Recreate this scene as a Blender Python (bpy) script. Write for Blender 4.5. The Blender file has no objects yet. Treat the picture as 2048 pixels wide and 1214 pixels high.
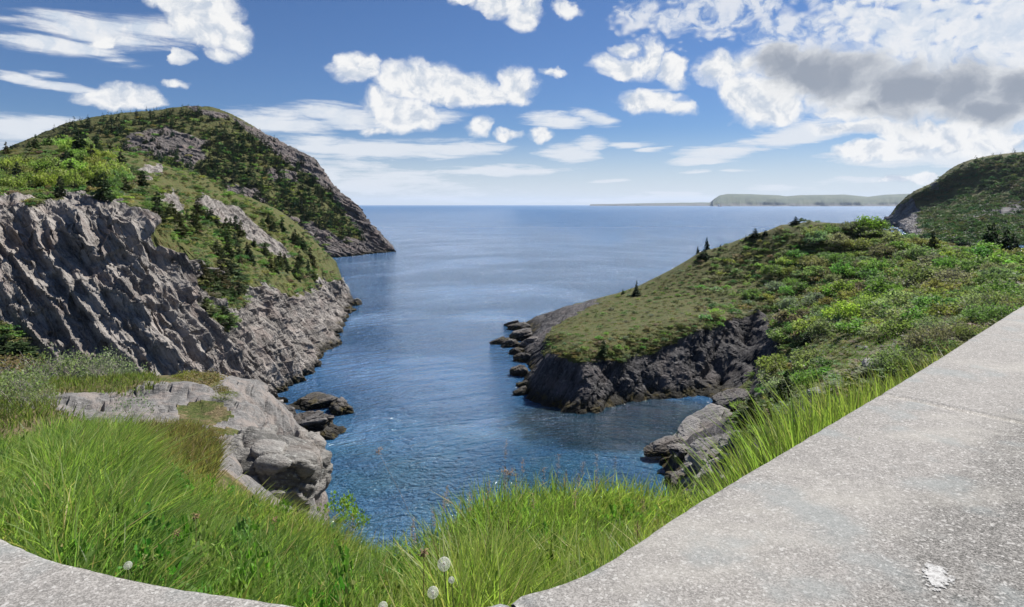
import bpy, bmesh, math, random
import numpy as np
from mathutils import Vector, Matrix

R = math.radians
random.seed(7)
rng = np.random.default_rng(11)
scene = bpy.context.scene
COL = scene.collection

# ------------------------------------------------------------------ camera, sky, sun, exposure
F = 1220.0          # focal length in pixels of a 2048 wide picture
HZ = 409.5          # picture row of the horizon
EYE = 22.0          # eye height above the water
cam = bpy.data.cameras.new('camera')
camo = bpy.data.objects.new('camera', cam)
COL.objects.link(camo)
camo.location = (0, 0, EYE)
camo.rotation_euler = (R(90), 0, 0)
cam.sensor_width = 36
cam.lens = 36 * F / 2048
cam.shift_y = -(607 - HZ) / 2048
cam.clip_start = 0.05
cam.clip_end = 120000
scene.camera = camo
scene.view_settings.view_transform = 'Standard'
scene.view_settings.look = 'None'
scene.view_settings.exposure = 0.8
scene.view_settings.gamma = 1.0
scene.view_settings.use_curve_mapping = False
scene.cycles.use_denoising = True
scene.cycles.max_bounces = 6
scene.cycles.diffuse_bounces = 3
scene.cycles.glossy_bounces = 3
scene.cycles.transmission_bounces = 4
scene.cycles.volume_bounces = 1
scene.cycles.sample_clamp_indirect = 6

SUN_AZ, SUN_EL = 48.0, 50.0
sd = bpy.data.lights.new('sun', 'SUN')
sd.energy = 4.8
sd.angle = R(0.5)
sd.color = (1.0, 0.955, 0.88)
so = bpy.data.objects.new('sun', sd)
COL.objects.link(so)
sdir = Vector((math.sin(R(SUN_AZ)) * math.cos(R(SUN_EL)), math.cos(R(SUN_AZ)) * math.cos(R(SUN_EL)), math.sin(R(SUN_EL))))
so.rotation_euler = sdir.to_track_quat('Z', 'Y').to_euler()
so.location = (40, 40, 120)


class NT:
    """small node-tree helper"""
    def __init__(s, tree):
        s.t = tree; s.n = tree.nodes; s.l = tree.links; s.n.clear()
    def node(s, typ, ins=None, **kw):
        n = s.n.new(typ)
        for k, v in kw.items(): setattr(n, k, v)
        if ins:
            for k, v in ins.items(): s.put(n.inputs[k], v)
        return n
    def put(s, sock, v):
        if isinstance(v, bpy.types.NodeSocket): s.l.new(v, sock)
        elif isinstance(v, bpy.types.Node): s.l.new(v.outputs[0], sock)
        else:
            if hasattr(sock, 'default_value'):
                if sock.type == 'RGBA' and len(v) == 3: v = (*v, 1)
                sock.default_value = v
    def math(s, op, a, b=0.0, c=0.0, clamp=False):
        n = s.n.new('ShaderNodeMath'); n.operation = op; n.use_clamp = clamp
        s.put(n.inputs[0], a); s.put(n.inputs[1], b); s.put(n.inputs[2], c)
        return n.outputs[0]
    def noise(s, vec, scale, detail=4, rough=0.55, dist=0.0, lac=2.0):
        n = s.n.new('ShaderNodeTexNoise')
        s.put(n.inputs['Vector'], vec); n.inputs['Scale'].default_value = scale
        n.inputs['Detail'].default_value = detail; n.inputs['Roughness'].default_value = rough
        n.inputs['Distortion'].default_value = dist; n.inputs['Lacunarity'].default_value = lac
        return n.outputs['Fac']
    def ramp(s, fac, lo, hi, a=0.0, b=1.0):
        n = s.n.new('ShaderNodeMapRange'); n.interpolation_type = 'SMOOTHSTEP'
        s.put(n.inputs[0], fac); n.inputs[1].default_value = lo; n.inputs[2].default_value = hi
        n.inputs[3].default_value = a; n.inputs[4].default_value = b
        return n.outputs[0]
    def mix(s, fac, a, b, typ='MIX'):
        n = s.n.new('ShaderNodeMix'); n.data_type = 'RGBA'; n.blend_type = typ
        s.put(n.inputs[0], fac); s.put(n.inputs[6], a); s.put(n.inputs[7], b)
        return n.outputs[2]
    def mapping(s, vec, loc=(0, 0, 0), rot=(0, 0, 0), scale=(1, 1, 1), typ='POINT'):
        n = s.n.new('ShaderNodeMapping'); n.vector_type = typ
        s.put(n.inputs[0], vec); n.inputs[1].default_value = loc; n.inputs[2].default_value = rot; n.inputs[3].default_value = scale
        return n.outputs[0]
    def attr(s, name):
        n = s.n.new('ShaderNodeAttribute'); n.attribute_name = name
        return n


def build_world():
    w = bpy.data.worlds.new('World'); scene.world = w; w.use_nodes = True
    t = NT(w.node_tree)
    sky = t.node('ShaderNodeTexSky', sky_type='NISHITA', sun_disc=False)
    sky.sun_elevation = R(SUN_EL); sky.sun_rotation = R(SUN_AZ)
    sky.altitude = 30; sky.air_density = 1.0; sky.dust_density = 0.2; sky.ozone_density = 4.0
    tint = t.mix(1.0, sky.outputs[0], (.54, .71, .96), 'MULTIPLY')
    bg_sky = t.node('ShaderNodeBackground', {0: tint, 1: 0.050})
    tc = t.node('ShaderNodeTexCoord')
    d = tc.outputs['Generated']
    sep = t.node('ShaderNodeSeparateXYZ', {0: d})
    az = t.math('ARCTAN2', sep.outputs[0], sep.outputs[1])
    el = t.math('ARCSINE', sep.outputs[2])
    # angles of a point of the picture
    def ang(px, py):
        x, z = (px - 1024) / F, (HZ - py) / F
        return math.atan2(x, 1), math.asin(z / math.sqrt(1 + x * x + z * z))
    base = t.node('ShaderNodeCombineXYZ', {0: az, 1: el}).outputs[0]
    # noises that ruffle the outlines
    nz = t.node('ShaderNodeTexNoise', {'Vector': t.mapping(base, scale=(1, 1.25, 1)), 'Scale': 13.0, 'Detail': 6.0, 'Roughness': 0.56})
    nzs = t.node('ShaderNodeTexNoise', {'Vector': t.mapping(base, scale=(1, 5.0, 1)), 'Scale': 7.0, 'Detail': 6.0, 'Roughness': 0.6})
    def warp(nodeout, amt):
        v = t.node('ShaderNodeVectorMath', {0: nodeout, 1: (0.5, 0.5, 0.5)}, operation='SUBTRACT').outputs[0]
        v = t.node('ShaderNodeVectorMath', {0: v, 1: amt}, operation='MULTIPLY').outputs[0]
        return t.node('ShaderNodeVectorMath', {0: v, 1: base}, operation='ADD').outputs[0]
    pv = warp(nz.outputs['Color'], (0.075, 0.058, 0.0))
    sv = warp(nzs.outputs['Color'], (0.10, 0.018, 0.0))
    def field(vec, blobs):
        cur = None
        for b in blobs:
            px, py, hw, hh = b[:4]; rot = b[4] if len(b) > 4 else 0; st = b[5] if len(b) > 5 else (1.0 if hw > 38 else .78)
            a0, e0 = ang(px, py)
            a1, _ = ang(px + hw, py); a2, _ = ang(px - hw, py); _, e1 = ang(px, py - hh); _, e2 = ang(px, py + hh)
            m = t.mapping(vec, loc=(a0, e0, 0), rot=(0, 0, R(rot)), scale=((a1 - a2) / 2 * 1.25, (e1 - e2) / 2 * 1.25, 1), typ='TEXTURE')
            g = t.node('ShaderNodeTexGradient', {0: m}, gradient_type='SPHERICAL').outputs['Fac']
            if st != 1.0: g = t.math('MULTIPLY', g, st)
            cur = g if cur is None else t.math('MAXIMUM', cur, g)
        return cur
    puffy = [(712, 137, 46, 34), (690, 130, 26, 26), (735, 128, 22, 22),
             (860, 160, 70, 42), (800, 158, 54, 34), (930, 176, 60, 34), (985, 186, 60, 28), (1030, 176, 42, 36), (905, 186, 90, 26),
             (800, 222, 72, 42), (845, 236, 38, 26), (757, 258, 36, 16), (770, 205, 40, 28),
             (1000, 10, 62, 30, -12), (1042, 30, 32, 34), (940, -10, 40, 18), (1060, 4, 26, 30),
             (955, 254, 24, 20), (1015, 270, 30, 10), (1080, 266, 28, 15),
             (1240, 132, 58, 26, -8), (1300, 112, 34, 44, -40), (1345, 140, 44, 28, -35), (1245, 92, 30, 16),
             (1298, 206, 62, 30), (1350, 218, 34, 18, -15), (1130, 22, 26, 14, 0, .75),
             (1440, 136, 46, 36), (1485, 128, 32, 28), (1525, 196, 86, 48, -14), (1570, 214, 50, 30), (1480, 180, 44, 34),
             (1680, 218, 46, 16), (1108, 146, 32, 10, 0, .7), (360, 112, 20, 16, 0, .8), (350, 168, 28, 10, 0, .75),
             (440, 104, 34, 15), (240, 193, 84, 25), (200, 186, 40, 20), (290, 200, 40, 18),
             (200, 78, 26, 20, 0, .9), (420, 20, 70, 46, -30), (350, 6, 60, 22), (460, 64, 44, 34, -35), (400, 52, 60, 34, -20),
             (1810, 300, 26, 12), (1770, 262, 34, 18), (1840, 356, 44, 14), (1790, 360, 40, 10),
             (1700, 250, 80, 18), (1830, 270, 76, 30), (1760, 296, 100, 22), (1960, 280, 120, 50)]
    grey = [(1610, 145, 110, 60, -6), (1700, 160, 110, 66), (1560, 130, 70, 44), (1800, 185, 140, 72, -4), (1920, 180, 140, 72), (2040, 170, 120, 60), (1990, 215, 110, 40), (1750, 205, 90, 40), (2200, 180, 200, 90)]
    streak = [(210, 62, 190, 34, 2), (110, 88, 130, 20, 2), (330, 60, 120, 26), (40, 262, 130, 36), (120, 244, 90, 14), (560, 245, 150, 30, 0), (650, 226, 90, 22), (700, 240, 90, 22),
              (760, 300, 250, 24), (900, 296, 120, 20), (640, 292, 90, 22), (700, 330, 120, 16, 0, .8), (1000, 342, 190, 14), (760, 366, 180, 44, 0, .9), (880, 384, 260, 34, 0, .75), (640, 350, 90, 40),
              (1110, 240, 74, 18, -6), (1190, 236, 48, 14, -14), (1140, 308, 70, 22), (1180, 290, 46, 18), (1270, 288, 60, 9), (1310, 298, 40, 6), (1440, 306, 100, 20), (1390, 322, 70, 10),
              (1205, 363, 70, 5), (1400, 342, 60, 7), (1470, 342, 50, 4, 0, .8), (1620, 262, 150, 28, 4), (1560, 280, 110, 16), (1800, 316, 190, 24), (1930, 310, 160, 30), (1660, 366, 170, 18, 0, .7), (1560, 376, 170, 12, 0, .7),
              (60, 160, 70, 12, -8), (130, 176, 80, 10, -6), (90, 148, 50, 8, 0, .7), (240, 120, 60, 12, -10, .55), (860, 232, 70, 16, 0, .8), (1290, 182, 60, 6, 0, .6), (1270, 398, 110, 12), (1180, 402, 120, 8), (1380, 394, 60, 10), (1080, 404, 300, 8, 0, .8), (1340, 388, 110, 7), (1350, 397, 120, 10, 0, 1.3), (1240, 403, 150, 7, 0, 1.2)]
    flecks = [(1450, 20, 170, 60), (1380, 40, 110, 40), (1560, 60, 120, 70, 0, .8), (1700, 50, 170, 90), (1280, 30, 70, 46, 0, .8), (1450, 66, 60, 16, 0, .7), (1640, 110, 90, 70, 0, .8), (1300, 100, 90, 50, 0, .6)]
    sheet = [(1860, 50, 230, 110), (2040, 60, 260, 120), (1760, 30, 140, 60), (1880, 120, 130, 60), (2300, 80, 300, 200), (1990, 260, 150, 60)]
    n1 = t.noise(pv, 34, 6, .62)
    n2 = t.noise(t.mapping(sv, rot=(0, 0, R(3)), scale=(1, 8, 1)), 9, 7, .66)
    n3 = t.node('ShaderNodeTexVoronoi', {'Vector': t.mapping(warp(nz.outputs['Color'], (.03, .03, 0)), rot=(0, 0, R(-20)), scale=(1, 1.6, 1)), 'Scale': 70.0}, feature='SMOOTH_F1').outputs['Distance']
    def billow(vec):
        v = t.node('ShaderNodeTexVoronoi', {'Vector': vec, 'Scale': 26.0, 'Detail': 4.0, 'Roughness': .55, 'Lacunarity': 2.1}, feature='F1', normalize=True).outputs['Distance']
        return t.math('SUBTRACT', 1.0, t.math('MULTIPLY', v, 1.55))
    bl = billow(pv)
    ragged = t.math('ADD', t.math('MULTIPLY', t.math('SUBTRACT', bl, .38), .55), t.math('MULTIPLY', t.math('SUBTRACT', n1, .5), .55))
    def inside(f): return t.math('MULTIPLY', f, 5.0, clamp=True)
    fpu = field(pv, puffy); fp = t.math('ADD', fpu, t.math('MULTIPLY', ragged, inside(fpu)))
    dp = t.ramp(fp, .03, .58)
    fgr = field(pv, grey); fg = t.math('ADD', fgr, t.math('MULTIPLY', t.math('MULTIPLY', ragged, .75), inside(fgr)))
    dg = t.ramp(fg, .02, .55, 0, .97)
    fst = field(sv, streak); fs = t.math('ADD', fst, t.math('MULTIPLY', t.math('MULTIPLY', t.math('SUBTRACT', n2, .5), 1.9), inside(fst)))
    ds = t.ramp(fs, .02, .74, 0, .95)
    ffl = field(pv, flecks); ff = t.math('ADD', ffl, t.math('MULTIPLY', t.math('MULTIPLY', t.math('SUBTRACT', .42, n3), .6), inside(ffl)))
    df = t.math('MULTIPLY', t.ramp(ff, .22, .62, 0, .8), t.ramp(n1, .30, .56))
    fsh = field(pv, sheet); fh = t.math('ADD', fsh, t.math('MULTIPLY', t.math('ADD', t.math('MULTIPLY', t.math('SUBTRACT', n1, .5), 1.3), t.math('MULTIPLY', t.math('SUBTRACT', .40, n3), 1.1)), inside(fsh)))
    dh = t.ramp(fh, .05, .62, 0, .93)
    # the rest of the sky, beyond the sides and overhead, carries broken clouds of the same sort
    out = t.math('MAXIMUM', t.ramp(t.math('ABSOLUTE', az), .74, .95), t.ramp(el, .40, .6))
    plane = t.node('ShaderNodeVectorMath', {0: d, 1: t.math('ADD', t.math('MAXIMUM', sep.outputs[2], 0.0), .12)}, operation='DIVIDE').outputs[0]
    gen = t.math('MULTIPLY', t.ramp(t.noise(plane, 1.3, 8, .6), .56, .70, 0, .8), out)
    # brightness inside the clouds
    shade = t.noise(t.mapping(pv, loc=(0, .02, 0)), 26, 5, .55)
    blb = billow(t.mapping(pv, loc=(-.006, -.010, 0))); n1b = t.noise(t.mapping(pv, loc=(-.008, -.012, 0)), 34, 6, .62)
    rel = t.math('ADD', t.math('MULTIPLY', t.math('SUBTRACT', bl, blb), .9), t.math('MULTIPLY', t.math('SUBTRACT', n1, n1b), 1.2))
    lit = t.math('ADD', rel, t.math('MULTIPLY', t.math('SUBTRACT', shade, .5), .6))
    cp = t.mix(t.ramp(lit, -.34, .16), (0.62, 0.69, 0.80), (1.0, 1.0, 1.0))
    cg = t.mix(t.ramp(t.math('ADD', fgr, t.math('ADD', t.math('MULTIPLY', lit, -.30), t.math('MULTIPLY', t.math('SUBTRACT', t.noise(pv, 9, 3, .5), .5), 1.5))), .10, .85), (0.95, 0.96, 0.97), (0.34, 0.38, 0.45))
    ck = t.ramp(el, .08, .2); cs = t.mix(t.math('ADD', t.math('MULTIPLY', t.ramp(n1, .36, .62), ck), t.math('MULTIPLY', t.math('SUBTRACT', 1.0, ck), .55)), (.70, .78, .89), (.95, .96, .98))
    col = t.mix(ds, (0.80, 0.86, 0.94), cs)
    bg_cl = {}
    dens_wisp = t.math('MAXIMUM', t.math('MAXIMUM', ds, df), t.math('MAXIMUM', gen, dh))
    col = t.mix(dp, cs, cp)
    col = t.mix(dg, col, cg)
    tot = t.math('MAXIMUM', t.math('MAXIMUM', dens_wisp, dp), dg)
    tot = t.math('MULTIPLY', tot, t.ramp(el, -.01, .004))
    # pale veil of thin cloud low over the sea
    veil = t.math('MULTIPLY', t.ramp(el, .13, -.01, 0, .78), t.ramp(el, -.02, 0.0))
    tot = t.math('MAXIMUM', tot, veil)
    bg_c = t.node('ShaderNodeBackground', {0: col, 1: 0.53})
    ms = t.node('ShaderNodeMixShader', {0: tot, 1: bg_sky, 2: bg_c})
    o = t.node('ShaderNodeOutputWorld', {0: ms})
    w.cycles.sampling_method = 'MANUAL'; w.cycles.sample_map_resolution = 512
build_world()

# ------------------------------------------------------------------ numeric helpers
def H3(ix, iy, iz, seed=0):
    with np.errstate(over='ignore'):
        h = (ix.astype(np.uint32) * np.uint32(374761393) + iy.astype(np.uint32) * np.uint32(668265263) + iz.astype(np.uint32) * np.uint32(2147483647 - 58) + np.uint32((seed * 974711 + 13) & 0xffffffff))
        h = (h ^ (h >> np.uint32(13))) * np.uint32(1274126177)
        h = (h ^ (h >> np.uint32(16))) * np.uint32(2246822519)
        h = h ^ (h >> np.uint32(15))
    return h.astype(np.float64) / 4294967296.0
def vnoise(p, seed=0):
    i = np.floor(p).astype(np.int64); f = p - i; u = f * f * f * (f * (f * 6 - 15) + 10)
    r = 0
    for dx in (0, 1):
        for dy in (0, 1):
            for dz in (0, 1):
                w = (u[..., 0] if dx else 1 - u[..., 0]) * (u[..., 1] if dy else 1 - u[..., 1]) * (u[..., 2] if dz else 1 - u[..., 2])
                r = r + w * H3(i[..., 0] + dx, i[..., 1] + dy, i[..., 2] + dz, seed)
    return r * 2 - 1
def fbm(p, octs=4, seed=0, gain=.5):
    r, a, s = 0, 1.0, 0
    for o in range(octs):
        r = r + a * vnoise(p * (2.03 ** o) + 17.3 * o, seed + o); s += a; a *= gain
    return r / s
def worley(p, seed=0, tilted=False):
    i = np.floor(p).astype(np.int64); f1 = np.full(p.shape[:-1], 9.0); f2 = f1.copy(); cid = np.zeros(p.shape[:-1]); tilt = np.zeros(p.shape[:-1])
    for dx in (-1, 0, 1):
        for dy in (-1, 0, 1):
            for dz in (-1, 0, 1):
                a, b, c = i[..., 0] + dx, i[..., 1] + dy, i[..., 2] + dz
                ox, oy, oz = a + H3(a, b, c, seed) - p[..., 0], b + H3(a, b, c, seed + 1) - p[..., 1], c + H3(a, b, c, seed + 2) - p[..., 2]
                d = ox ** 2 + oy ** 2 + oz ** 2; n = d < f1
                if tilted: tilt = np.where(n, (H3(a, b, c, seed + 4) - .5) * ox + (H3(a, b, c, seed + 5) - .5) * oy + (H3(a, b, c, seed + 6) - .5) * oz, tilt)
                f2 = np.where(n, f1, np.minimum(f2, d)); cid = np.where(n, H3(a, b, c, seed + 3), cid); f1 = np.where(n, d, f1)
    return (np.sqrt(f1), np.sqrt(f2), cid, tilt) if tilted else (np.sqrt(f1), np.sqrt(f2), cid)
def frame_of(nrm, spin=0.0):
    n = np.array(nrm, float); n /= np.linalg.norm(n)
    a = np.cross(n, [0, 0, 1]); a /= np.linalg.norm(a); b = np.cross(n, a)
    c, s = math.cos(spin), math.sin(spin)
    return np.stack([n, a * c + b * s, b * c - a * s])
def smooth(x, a, b):
    t = np.clip((x - a) / (b - a), 0, 1); return t * t * (3 - 2 * t)
def at(px, py, Y): return Vector(((px - 1024) / F * Y, Y, EYE + (HZ - py) / F * Y))
def proj(P): return 1024 + P[..., 0] / P[..., 1] * F, HZ - (P[..., 2] - EYE) / P[..., 1] * F
def inpoly(px, py, poly):
    r = np.zeros(px.shape, bool); n = len(poly)
    for k in range(n):
        x1, y1 = poly[k]; x2, y2 = poly[(k + 1) % n]
        if y1 == y2: continue
        c = ((y1 > py) != (y2 > py)) & (px < (x2 - x1) * (py - y1) / (y2 - y1) + x1); r ^= c
    return r
def crom(A, m):
    """Catmull-Rom resampling of A along axis 0 to m samples"""
    n = A.shape[0]; t = np.linspace(0, n - 1, m); i = np.minimum(t.astype(int), n - 2); f = (t - i).reshape((-1,) + (1,) * (A.ndim - 1))
    p0, p1, p2, p3 = A[np.maximum(i - 1, 0)], A[i], A[i + 1], A[np.minimum(i + 2, n - 1)]
    return p1 + .5 * f * (p2 - p0 + f * (2 * p0 - 5 * p1 + 4 * p2 - p3 + f * (3 * (p1 - p2) + p3 - p0)))
def smooth_rows(a, k):
    for _ in range(k): a = np.concatenate([a[:1], (a[:-2] + 2 * a[1:-1] + a[2:]) / 4, a[-1:]]); a = np.concatenate([a[:, :1], (a[:, :-2] + 2 * a[:, 1:-1] + a[:, 2:]) / 4, a[:, -1:]], 1)
    return a
def gnormals(P):
    du = np.gradient(P, axis=1); dv = np.gradient(P, axis=0); n = np.cross(du, dv)
    return n / (np.linalg.norm(n, axis=-1, keepdims=True) + 1e-9)

def new_mesh(name, V, faces, mats=(), attrs=None, smooth_shade=False, mi=None):
    """faces: list of (k, n) int arrays (triangles and/or quads)"""
    me = bpy.data.meshes.new(name); V = np.asarray(V, np.float32)
    me.vertices.add(len(V)); me.vertices.foreach_set('co', V.ravel())
    if not isinstance(faces, (list, tuple)): faces = [faces]
    faces = [np.asarray(f, np.int32) for f in faces if len(f)]
    nl = sum(f.size for f in faces); npoly = sum(len(f) for f in faces)
    me.loops.add(nl); me.loops.foreach_set('vertex_index', np.concatenate([f.ravel() for f in faces]))
    me.polygons.add(npoly)
    tot = np.concatenate([np.full(len(f), f.shape[1], np.int32) for f in faces])
    me.polygons.foreach_set('loop_start', np.concatenate([[0], np.cumsum(tot)[:-1]]).astype(np.int32))
    me.polygons.foreach_set('use_smooth', np.full(npoly, smooth_shade))
    for m in mats: me.materials.append(m)
    if mi is not None: me.polygons.foreach_set('material_index', np.asarray(mi, np.int32))
    for k, a in (attrs or {}).items():
        a = np.asarray(a, np.float32)
        if a.ndim == 1:
            at_ = me.attributes.new(k, 'FLOAT', 'POINT'); at_.data.foreach_set('value', a)
        else:
            at_ = me.attributes.new(k, 'FLOAT_COLOR', 'POINT')
            at_.data.foreach_set('color', np.concatenate([a, np.ones((len(a), 1), np.float32)], 1).astype(np.float32).ravel())
    me.update(calc_edges=True)
    return me
def link(name, me, parent=None, label=None, cat=None, group=None, kind=None, loc=None):
    o = bpy.data.objects.new(name, me); COL.objects.link(o)
    if parent: o.parent = parent
    tag(o, label, cat, group, kind)
    if loc is not None: o.location = loc
    return o
def tag(o, label=None, cat=None, group=None, kind=None):
    if label: o['label'] = label
    if cat: o['category'] = cat
    if group: o['group'] = group
    if kind: o['kind'] = kind
def empty(name, loc, label, cat, group=None, rz=0, sc=None):
    o = link(name, None, None, label, cat, group, None, loc); o.rotation_euler = (0, 0, rz)
    if sc: o.scale = sc
    o.empty_display_size = .1
    return o
def grid_mesh(name, P, mat, attrs=None, keep=None, smooth_shade=False):
    r, c = P.shape[:2]; idx = np.arange(r * c).reshape(r, c)
    q = np.stack([idx[:-1, :-1], idx[:-1, 1:], idx[1:, 1:], idx[1:, :-1]], -1)
    if keep is not None: q = q[keep]
    q = q.reshape(-1, 4)
    used = np.unique(q); remap = np.full(r * c, -1); remap[used] = np.arange(len(used))
    return new_mesh(name, P.reshape(-1, 3)[used], remap[q], [mat], {k: a.reshape(r * c, -1).squeeze()[used] if a.ndim == 2 else a.reshape(r * c, 3)[used] for k, a in (attrs or {}).items()}, smooth_shade)

# ------------------------------------------------------------------ materials
def new_mat(name):
    m = bpy.data.materials.new(name); m.use_nodes = True
    return m, NT(m.node_tree)
def surf(t, col, rough, bump=None, bstr=.5, bdist=.05, spec=.35, **kw):
    b = t.node('ShaderNodeBsdfPrincipled', {'Base Color': col, 'Roughness': rough, 'Specular IOR Level': spec})
    if bump is not None:
        bn = t.node('ShaderNodeBump', {'Strength': bstr, 'Distance': bdist, 'Height': bump}); t.put(b.inputs['Normal'], bn.outputs[0])
    t.node('ShaderNodeOutputMaterial', {0: b.outputs[0]})
    return b

def rock_mat(name, dark, light, warm, unit, bed, wet=True, veg=True, lich=.25, bump=1.7):
    """unit: size in metres of the coarse grain; bed: direction of the bedding normal"""
    m, t = new_mat(name)
    geo = t.node('ShaderNodeNewGeometry'); pos = geo.outputs['Position']
    fr = frame_of(bed); eul = Matrix(fr.tolist()).to_euler()
    q = t.mapping(t.mapping(pos, rot=eul), scale=(3.2 / unit, .7 / unit, .55 / unit))
    n_b = t.noise(q, 1.0, 7, .62, .3)
    n_f = t.noise(pos, 3.5 / unit, 6, .65)
    n_l = t.noise(pos, .22 / unit, 3, .5)
    tone = t.attr('tone').outputs['Fac']
    v = t.math('ADD', t.math('MULTIPLY', n_b, .55), t.math('ADD', t.math('MULTIPLY', n_f, .3), t.math('MULTIPLY', tone, .22)))
    col = t.mix(t.ramp(v, .36, .70), dark, light)
    col = t.mix(t.ramp(n_l, .48, .68, 0, .65), col, t.mix(.55, col, warm))
    pale = t.math('MULTIPLY', t.ramp(t.noise(pos, 1.3 / unit, 8, .7), .56, .70), lich)
    col = t.mix(pale, col, (.46, .47, .44))
    if veg:
        vg = t.attr('veg').outputs['Fac']
        ng = t.noise(pos, .35 / unit, 6, .65); ng2 = t.noise(pos, 2.2 / unit, 5, .7)
        g = t.mix(t.ramp(ng, .36, .62), (.058, .060, .016), (.090, .076, .024))
        g = t.mix(t.ramp(ng2, .42, .66), g, (.066, .096, .022))
        g = t.mix(t.ramp(t.noise(pos, .9 / unit, 3, .5), .60, .70, 0, .6), g, (.095, .060, .030))
        vm = t.ramp(t.math('ADD', vg, t.math('MULTIPLY', t.math('SUBTRACT', ng2, .5), .9)), .42, .58)
        col = t.mix(vm, col, g)
    if wet:
        z = t.node('ShaderNodeSeparateXYZ', {0: pos}).outputs[2]
        zz = t.math('ADD', z, t.math('MULTIPLY', t.math('SUBTRACT', n_f, .5), 1.6))
        col = t.mix(t.ramp(zz, 1.5, .3), col, (.020, .018, .013))
        weed = t.math('MULTIPLY', t.ramp(zz, 1.25, .6), t.ramp(t.noise(pos, 1.1, 4, .6), .5, .62, 0, .7))
        col = t.mix(weed, col, (.075, .058, .016))
    hgt = t.math('ADD', t.math('MULTIPLY', n_b, 1.0), t.math('MULTIPLY', n_f, .6))
    surf(t, col, .88, hgt, .85, .22 * unit * bump, .25)
    return m

M_CLIFF = rock_mat('cliff_rock', (.070, .063, .058), (.320, .295, .272), (.22, .165, .145), .62, (.60, .64, .40))
M_HEAD = rock_mat('headland_rock', (.055, .049, .047), (.165, .145, .138), (.22, .16, .14), 1.4, (.35, .65, .62))
M_HILL = rock_mat('hill_rock', (.017, .0165, .019), (.100, .095, .098), (.16, .135, .13), .6, (-.85, .20, .50))
M_FAR = rock_mat('far_hill_rock', (.075, .072, .075), (.20, .195, .20), (.18, .15, .14), 3.0, (-.6, .3, .6))
M_SLAB = rock_mat('slab_rock', (.085, .082, .076), (.250, .240, .225), (.23, .19, .165), .14, (.15, .35, .9), wet=False, veg=False, lich=.7, bump=2.6)
M_DARK = rock_mat('shore_rock', (.040, .038, .038), (.16, .15, .145), (.15, .12, .10), .45, (.2, -.3, .9), wet=True, veg=False, lich=.12)
M_STONE = rock_mat('pale_stone', (.12, .12, .118), (.30, .29, .28), (.26, .22, .20), .3, (.2, .3, .9), wet=False, veg=False, lich=.5)

def ground_mat():
    m, t = new_mat('ground_cover')
    pos = t.node('ShaderNodeNewGeometry').outputs['Position']
    veg = t.attr('veg').outputs['Fac']; tone = t.attr('tone').outputs['Fac']
    n1 = t.noise(pos, 2.3, 6, .65); n2 = t.noise(pos, 16, 5, .7); n3 = t.noise(pos, .5, 3, .5); n4 = t.noise(t.mapping(pos, scale=(1, 2.2, 3)), 7.0, 7, .65, .4); n5 = t.noise(pos, 70, 4, .75)
    rock = t.mix(t.ramp(n4, .36, .66), (.100, .097, .094), (.215, .207, .202))
    rock = t.mix(t.ramp(n1, .45, .62, 0, .8), rock, (.24, .205, .185))
    rock = t.mix(t.ramp(n5, .5, .68, 0, .45), rock, (.36, .355, .335))
    rock = t.mix(t.ramp(n5, .46, .34, 0, .5), rock, (.10, .10, .095))
    soil = t.mix(t.ramp(n2, .4, .62), (.085, .068, .030), (.19, .15, .085))
    green = t.mix(t.ramp(n2, .38, .64), (.040, .060, .012), (.095, .105, .030))
    green = t.mix(t.ramp(n1, .42, .60), green, soil)
    sx = t.math('ADD', tone, t.math('MULTIPLY', t.math('SUBTRACT', n1, .5), .5))
    g = t.mix(t.ramp(sx, .4, .6), green, soil)
    vm = t.ramp(t.math('ADD', veg, t.math('MULTIPLY', t.math('SUBTRACT', n2, .5), .8)), .44, .56)
    col = t.mix(vm, rock, g)
    hgt = t.math('ADD', t.math('MULTIPLY', n4, 1.0), t.math('ADD', t.math('MULTIPLY', n2, .5), t.math('MULTIPLY', n5, .22)))
    surf(t, col, .9, hgt, .8, .06, .2)
    return m
M_GROUND = ground_mat()

def leaf_mat(name, usecol, trans=.45, rough=.6):
    """leaf colour comes from the object's own colour (or a colour attribute) times a random tone per leaf"""
    m, t = new_mat(name)
    base = t.attr('Col').outputs['Color'] if usecol else t.node('ShaderNodeObjectInfo').outputs['Color']
    tone = t.attr('tone').outputs['Fac']
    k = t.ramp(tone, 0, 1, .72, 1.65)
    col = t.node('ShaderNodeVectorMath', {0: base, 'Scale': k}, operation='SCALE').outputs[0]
    pr = t.node('ShaderNodeBsdfPrincipled', {'Base Color': col, 'Roughness': rough, 'Specular IOR Level': .25})
    tcol = t.node('ShaderNodeVectorMath', {0: col, 1: (1.12, 1.40, .75)}, operation='MULTIPLY').outputs[0]
    tr = t.node('ShaderNodeBsdfTranslucent', {0: tcol})
    ms = t.node('ShaderNodeMixShader', {0: trans, 1: pr.outputs[0], 2: tr.outputs[0]})
    t.node('ShaderNodeOutputMaterial', {0: ms.outputs[0]})
    return m
M_LEAF = leaf_mat('leaves', False)
M_LEAFC = leaf_mat('leaves_mixed', True)
M_NEEDLE = leaf_mat('needles', False, .15, .7)
M_NEEDLEC = leaf_mat('needles_mixed', True, .15, .7)
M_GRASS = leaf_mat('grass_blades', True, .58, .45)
def plain_mat(name, c, rough=.8, spec=.3, vary=.3, scale=20):
    m, t = new_mat(name)
    pos = t.node('ShaderNodeTexCoord').outputs['Object']
    n = t.noise(pos, scale, 4, .6)
    lo = tuple(x * (1 - vary) for x in c); hi = tuple(min(1, x * (1 + vary)) for x in c)
    surf(t, t.mix(t.ramp(n, .35, .65), lo, hi), rough, n, .3, .01, spec)
    return m
M_BARK = plain_mat('bark', (.13, .105, .085))
M_TWIG = plain_mat('grey_twig', (.24, .22, .20))
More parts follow.
